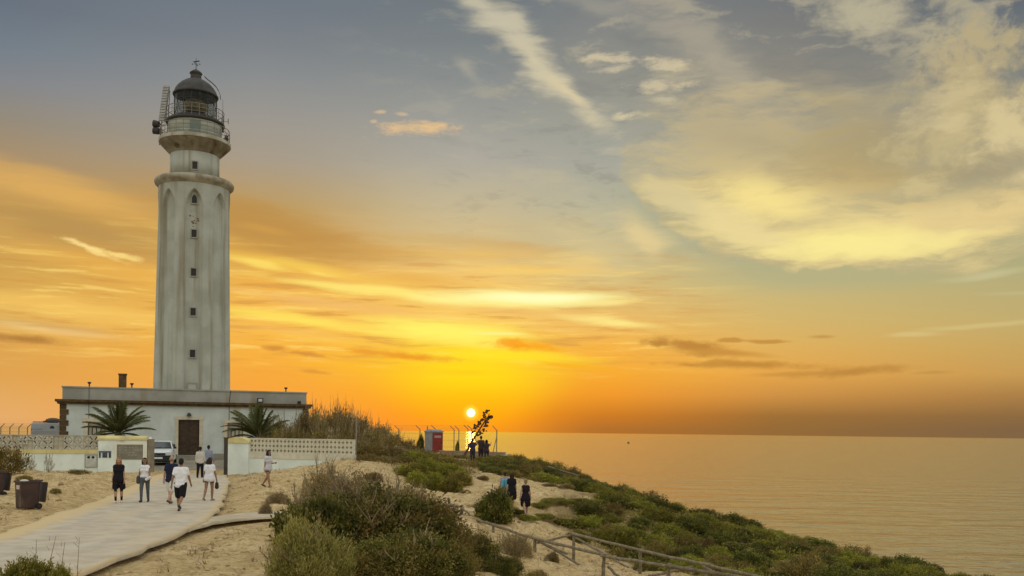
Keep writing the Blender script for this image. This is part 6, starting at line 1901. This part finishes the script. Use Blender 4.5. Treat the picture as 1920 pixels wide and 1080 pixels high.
# green mound below it
f_green = [foliage('foliage', LF_BRIGHT, 71 + i, 260, 26, .095, .034, .5, .085) for i in range(2)]
f_slope = [foliage('foliage', LF_DARK, 75 + i, 240, 26, .090, .045, .4, .085) for i in range(2)] + [foliage('foliage', LF_OLIVE, 78, 220, 24, .090, .034, .5, .085)]
t_slope = twigs('stems', 79, 12, .022, .95, 3)
for i, (px, Y, tp, rx) in enumerate([(770, 51, 868, 40), (800, 52, 856, 42), (835, 52.5, 866, 40), (858, 51, 884, 30), (785, 49.5, 882, 36), (815, 49.5, 884, 36), (842, 49, 896, 28), (800, 58, 848, 36), (770, 60, 844, 34), (835, 60, 858, 34)]):
    p, r, hz = by_top(px, Y, tp, rx)
    shrub('green_mound_shrub', 'fresh green shrub in the rounded mound between hill and sand track', p, r, hz, [f_green[i % 2]] + ([f_slope[2]] if i % 3 == 0 else []), t_slope, 'green shrubs of the mound')
front('dark_shrub', 'dark clump of plants left of the red cabin by the fence', 789, 92, 814, 9, [f_slope[0]], t_slope, .9)
front('dark_shrub', 'small dark clump at the foot of the leaning flower stalk', 858, 88, 826, 5, [f_slope[0]], t_slope, .9)
# bush beside the walkers
front('dark_shrub', 'dark green bush hiding the legs of the walkers on the sand track', 930, 40.8, 916, 42, [f_slope[0], f_slope[1]], t_slope, .8)
front('dry_shrub', 'brown dry bush just left of the walkers\' dark green bush', 893, 43.0, 946, 22, [f_dry, f_dryo], t_slope, .8)
# shrubs beyond the track, in front of the low wall
for i, (px, Y, tp, rx) in enumerate([(890, 62, 862, 26), (925, 63, 862, 28), (955, 64, 866, 30), (985, 66, 868, 28), (1010, 62, 880, 30), (1040, 61, 886, 30), (1070, 60.5, 893, 28), (1098, 60, 890, 24), (900, 70, 858, 22), (860, 72, 856, 22), (830, 74, 856, 22), (960, 58, 882, 24), (1000, 57, 892, 22), (925, 57.5, 876, 22), (945, 71, 858, 22), (1110, 58, 900, 18)]):
    p, r, hz = by_top(px, Y, tp, rx)
    shrub('brown_scrub', 'brown backlit bush along the crest between the low wall and the rail fence', p, r, hz, [f_hill[i % 3]] + ([f_slope[i % 3]] if i % 2 else []), t_slope, 'brown bushes on the crest')
for px, Y, tp, rx, lab in [(1030, 52, 906, 20, 'brown scrub patch on the bank above the blonde walker'), (1062, 51, 916, 18, 'brown scrub patch on the bank, right of the one above the blonde walker'), (905, 53.5, 894, 14, 'low dry tuft on the open sand below the low wall'), (872, 47, 928, 14, 'low dry tuft on the open sand left of the walkers'), (700, 46, 884, 22, 'pale dry tuft on the sand bank right of the dry scrub'), (760, 43, 915, 20, 'pale dry tuft on the sand bank between thicket and green mound'), (960, 27, 1044, 22, 'pale dry tuft on the near sand left of the fallen poles'), (1010, 25, 1066, 20, 'pale dry tuft on the near sand at the bottom edge of the view'), (1035, 34, 1032, 16, 'small dry tuft under the fallen poles of the timber fence')]:
    front('dry_tuft', lab, px, Y, tp, rx, [f_dry, f_hill[0]], t_slope, .9)
# the slope above the sea
rs = random.Random(5)
SL = np.array(SLOPE)
TRACK = [(p.x, p.y) for p in (at(1090, 925, 51), at(1020, 945, 47), at(985, 966, 42), at(1040, 1020, 38), at(1140, 1070, 33.5), at(1300, 1120, 29.5))]
def near_track(x, y):
    best = 9
    for (ax, ay), (bx, by_) in zip(TRACK, TRACK[1:]):
        ex, ey = bx - ax, by_ - ay
        tq = max(0, min(1, ((x - ax) * ex + (y - ay) * ey) / (ex * ex + ey * ey)))
        best = min(best, math.hypot(x - ax - tq * ex, y - ay - tq * ey))
    return best
placed = []
for px, Y, tp, rx in [(1010, 45.5, 968, 26), (1045, 46.5, 950, 34), (1085, 47.5, 940, 32), (1120, 48.5, 936, 28), (1020, 43.6, 985, 28), (1060, 43.8, 972, 34), (1100, 44.5, 965, 36), (1140, 45.5, 962, 32), (960, 42.2, 975, 26), (990, 41.8, 988, 26), (1130, 42.5, 990, 32), (1170, 42.0, 990, 30), (1085, 41.5, 992, 26), (1150, 52, 930, 24), (1180, 49, 952, 28)]:
    p, r, hz = by_top(px, Y, tp, rx)
    placed.append((p.x, p.y, r))
    shrub('green_slope_shrub', 'fresh green bush crowding the seaward side of the sand track by the walkers', p, r, hz, [f_green[len(placed) % 2]] + ([f_slope[0]] if len(placed) % 3 == 0 else []), t_slope, 'green bushes beside the sand track')
tries = 0
while len(placed) < 285 and tries < 14000:
    tries += 1
    x = rs.uniform(SL[:, 0].min(), SL[:, 0].max()); y = rs.uniform(SL[:, 1].min(), SL[:, 1].max())
    if poly_dist(np.array([x]), np.array([y]), SLOPE)[0] > .4: continue
    if near_track(x, y) < 1.5 or float(vnoise(np.array([x * .35]), np.array([y * .35]), 77)[0]) > .36: continue
    r = rs.uniform(.55, 1.35)
    if any((x - a) ** 2 + (y - b) ** 2 < (.50 * (r + c)) ** 2 for a, b, c in placed): continue
    placed.append((x, y, r))
CREST = [tuple(SLOPE[q]) for q in (8, 9, 10, 11, 12)]
FENCE = [(p.x, p.y) for p in FP]
def line_dist(x, y, pts):
    best = 99
    for (ax, ay), (bx, by_) in zip(pts, pts[1:]):
        ex, ey = bx - ax, by_ - ay
        tq = max(0, min(1, ((x - ax) * ex + (y - ay) * ey) / (ex * ex + ey * ey)))
        best = min(best, math.hypot(x - ax - tq * ex, y - ay - tq * ey))
    return best
for i, (x, y, r) in enumerate(placed):
    if i < 15: continue
    z = gz(x, y)
    k = rs.random()
    hz = r * rs.uniform(.45, .8)
    where = 'on the crest against the sea' if line_dist(x, y, CREST) < 4 else 'close behind the timber rail fence' if line_dist(x, y, FENCE) < 4.5 else 'in the middle of the sea slope'
    half = 'upper, farther part' if y > 50 else 'lower, nearer part'
    kind, nm, fo, f2 = (('fresh green', 'green_slope_shrub', f_green[i % 2], 1) if k < .45 else ('dark green', 'dark_slope_shrub', f_slope[i % 2], 1) if k < .82 else ('brown olive', 'brown_slope_shrub', f_hill[i % 3], 1.1))
    shrub(nm, '%s low shrub %s, %s' % (kind, where, half), (x, y, z - .05), r, hz * f2, [fo], t_slope, '%s shrubs %s, %s' % (kind, where, half))

# ------------------------------------------------------------------ palms
def frond_mesh(name, seed, length, droop, width):
    g = random.Random(seed)
    mb = MB()
    pts = []
    n = 12
    for i in range(n + 1):
        t = i / n
        pts.append(Vector((length * (t - .12 * t * t), 0, length * (.30 * t - droop * t * t))))
    mb.tube(pts, [.028 * (1 - .8 * i / n) for i in range(n + 1)], 5)
    m = 60
    for k in range(m):
        t = .10 + .88 * k / m
        f = t * n; i = min(int(f), n - 1); p = pts[i].lerp(pts[i + 1], f - i)
        tan = (pts[i + 1] - pts[i]).normalized()
        ll = width * math.sin(math.pi * min(1, t * .85 + .12)) ** .6 * g.uniform(.85, 1.1)
        for sd in (-1, 1):
            dirv = (tan * .75 + Vector((0, sd, 0)) * .72 + Vector((0, 0, .28))).normalized()
            tip = p + dirv * ll + Vector((0, 0, -.42 * ll))
            w = tan * .036
            mid = p + dirv * ll * .5 + Vector((0, 0, .02))
            mb.add([p - w * .5, mid - w, tip, mid + w], [(0, 1, 2, 3)])
    me = mb.mesh(name, LF_PALM)
    a = me.attributes.new('tone', 'FLOAT', 'POINT'); a.data.foreach_set('value', np.random.default_rng(seed).uniform(.1, .8, len(me.vertices)).astype(np.float32))
    return me
FR_ = [frond_mesh('frond', 81, 2.7, .28, .55), frond_mesh('frond', 82, 2.4, .10, .5), frond_mesh('frond', 83, 2.6, .50, .5)]
M_TRUNK = pm('palm_trunk', (0.12, 0.085, 0.05), (0.20, 0.15, 0.09), scale=5, rough=0.95, bump=.04)
def palm(label, loc, hz, sc, spec):
    t = thing('palm_tree', label, 'palm', loc)
    tr = [(.26, 0)]
    for i in range(9): tr += [(.25 - .004 * i, hz * (i + .5) / 9), (.29 - .004 * i, hz * (i + .95) / 9)]
    tr.append((.12, hz + .15))
    MB().lathe(tr, 14).build('trunk', M_TRUNK, t)
    for az_, pitch, k in spec:
        o = obj('frond', FR_[k], t, (0, 0, hz), (0, -R(pitch), R(az_)), (sc * rnd.uniform(.9, 1.05),) * 3)
    return t
g0 = gpt(221, 64.5)
palm('short palm with arching fronds before the building, left of the brown door', g0, at(221, 814, 64.5).z - g0.z, 1.05,
     [(180, 30, 0), (176, 44, 0), (178, 8, 0), (174, -10, 2), (0, 28, 0), (4, 42, 0), (2, 6, 0), (-3, -8, 2), (88, 62, 1), (200, 66, 1), (340, 62, 1), (20, 50, 0), (160, 56, 1), (260, 25, 0), (285, 14, 0), (240, 4, 2), (300, -4, 2), (100, 40, 0), (60, 30, 0), (130, 30, 0), (270, 80, 1), (310, 30, 0), (225, 34, 0), (195, 18, 0), (345, 20, 0)])
g0 = gpt(483, 64.0)
palm('palm with drooping dark fronds before the building, right of the brown door', g0, at(483, 822, 64).z - g0.z, 1.05,
     [(176, 38, 2), (182, 22, 2), (170, 46, 0), (190, 6, 2), (172, -6, 2), (92, 80, 1), (265, 84, 1), (15, 62, 1), (30, 50, 1), (5, 30, 0), (350, 12, 0), (150, 60, 1), (300, 30, 0), (240, 30, 0), (120, 40, 0), (60, 40, 0), (215, 42, 0), (330, 70, 1), (200, 30, 2), (160, 24, 2)])

# ------------------------------------------------------------------ ground litter: tufts and twigs nobody could count
g = np.random.default_rng(3)
Vt, Ft = [], []
cnt = 0
cand = np.c_[g.uniform(-26, 12, 2600), g.uniform(15, 57, 2600)]
ok = (poly_dist(cand[:, 0], cand[:, 1], ROAD_POLY) > .5) & (poly_dist(cand[:, 0], cand[:, 1], KERB_POLY) > .3)
cand = cand[ok]
pat = vnoise(cand[:, 0] * .45, cand[:, 1] * .45, 91) + .3 * vnoise(cand[:, 0] * 1.4, cand[:, 1] * 1.4, 92)
cand = cand[pat > .08]
cz = ground(cand[:, 0], cand[:, 1])
for (x, y), z in zip(cand, cz):
    nb_ = g.integers(4, 12)
    for k in range(nb_):
        a = g.uniform(0, 6.28); l = g.uniform(.06, .24); lean_ = g.uniform(.4, 1.6)
        bx, by_ = x + g.normal() * .10, y + g.normal() * .10
        tip = (bx + math.cos(a) * l * lean_, by_ + math.sin(a) * l * lean_, z + l * .8)
        w = g.uniform(.008, .02)
        px_, py_ = -math.sin(a) * w, math.cos(a) * w
        Vt += [(bx - px_, by_ - py_, z - .01), (bx + px_, by_ + py_, z - .01), tip]
        Ft.append((cnt, cnt + 1, cnt + 2)); cnt += 3
tag(obj('dry_grass', np_mesh('dry_grass', Vt, Ft, LF_DRY, False, {'tone': np.repeat(g.random(len(Ft)), 3)})), 'sparse dry grass and litter scattered over the sand', 'grass', None, 'stuff')

# low ground cover knitting the scrub together
Vt, Ft, To = [], [], []
def cover(poly, n, seed, keep_track=True):
    g = np.random.default_rng(seed)
    P_ = np.array(poly)
    xy = np.c_[g.uniform(P_[:, 0].min(), P_[:, 0].max(), n), g.uniform(P_[:, 1].min(), P_[:, 1].max(), n)]
    k = poly_dist(xy[:, 0], xy[:, 1], poly) < .6
    k &= vnoise(xy[:, 0] * .5, xy[:, 1] * .5, 78) < .20
    xy = xy[k]
    if keep_track: xy = np.array([q for q in xy if near_track(*q) > 1.25])
    z = ground(xy[:, 0], xy[:, 1])
    out = []
    per = 16
    m = len(xy)
    c = np.c_[xy, z]
    ci = np.repeat(np.arange(m), per)
    rr = g.uniform(.18, .42, m)[ci][:, None]
    p = c[ci] + g.normal(size=(m * per, 3)) * np.array([1, 1, .38]) * rr + np.array([0, 0, .08])
    o = np.array([0, 0, .55]) + g.normal(size=p.shape) * .7; o /= np.linalg.norm(o, axis=1)[:, None]
    sd = np.cross(o, g.normal(size=p.shape)); sd /= np.linalg.norm(sd, axis=1)[:, None]
    l = g.uniform(.07, .15, len(p))[:, None]; w = l * .42
    V = np.stack([p, p + o * l * .5 + sd * w * .5, p + o * l, p + o * l * .5 - sd * w * .5], 1).reshape(-1, 3)
    tone = np.clip(g.beta(1.5, 1.8, m)[ci] + g.normal(size=len(p)) * .1, 0, 1)
    return V, np.repeat(tone, 4)
V1, T1 = cover(SLOPE, 9000, 1)
V2, T2 = cover(HILL, 2600, 2, False)
for nm, V, T, mt_, lab in (('ground_cover', V1, T1, LF_BRIGHT, 'low green ground cover between the shrubs on the slope above the sea'), ('ground_cover', V2, T2, LF_OLIVE, 'low olive ground cover between the bushes on the hill')):
    tag(obj(nm, np_mesh(nm, V, np.arange(len(V)).reshape(-1, 4), mt_, False, {'tone': T})), lab, 'ground cover', None, 'stuff')

# half-buried sand clods and stones
g = np.random.default_rng(9)
xy = np.c_[g.uniform(-26, 13, 5200), 15 + 42 * g.random(5200) ** 1.5]
k = (poly_dist(xy[:, 0], xy[:, 1], ROAD_POLY) > .15) & (vnoise(xy[:, 0] * .6, xy[:, 1] * .6, 55) + .2 * g.normal(size=len(xy)) > .0)
xy = xy[k]; z = ground(xy[:, 0], xy[:, 1]); m = len(xy)
base = np.array([(1, 0, 0), (.3, .95, 0), (-.8, .6, 0), (-.8, -.6, 0), (.3, -.95, 0), (0, 0, 1), (0, 0, -1)], float)
sz = g.uniform(.03, .13, m) ** 1.0
P = base[None] * (sz[:, None, None] * g.uniform(.6, 1.4, (m, 7, 1))) * np.array([1, 1, .55]) + np.c_[xy, z][:, None, :]
tri = np.array([(i, (i + 1) % 5, 5) for i in range(5)] + [((i + 1) % 5, i, 6) for i in range(5)])
M_CLOD = pm('sand_clod', (0.52, 0.39, 0.20), (0.30, 0.21, 0.10), scale=1.7, rough=0.95, contrast=(.4, .6))
tag(obj('sand_clods', np_mesh('sand_clods', P.reshape(-1, 3), (tri[None] + 7 * np.arange(m)[:, None, None]).reshape(-1, 3), M_CLOD)), 'small sand clods and stones scattered over the trodden sand', 'stones', None, 'stuff')
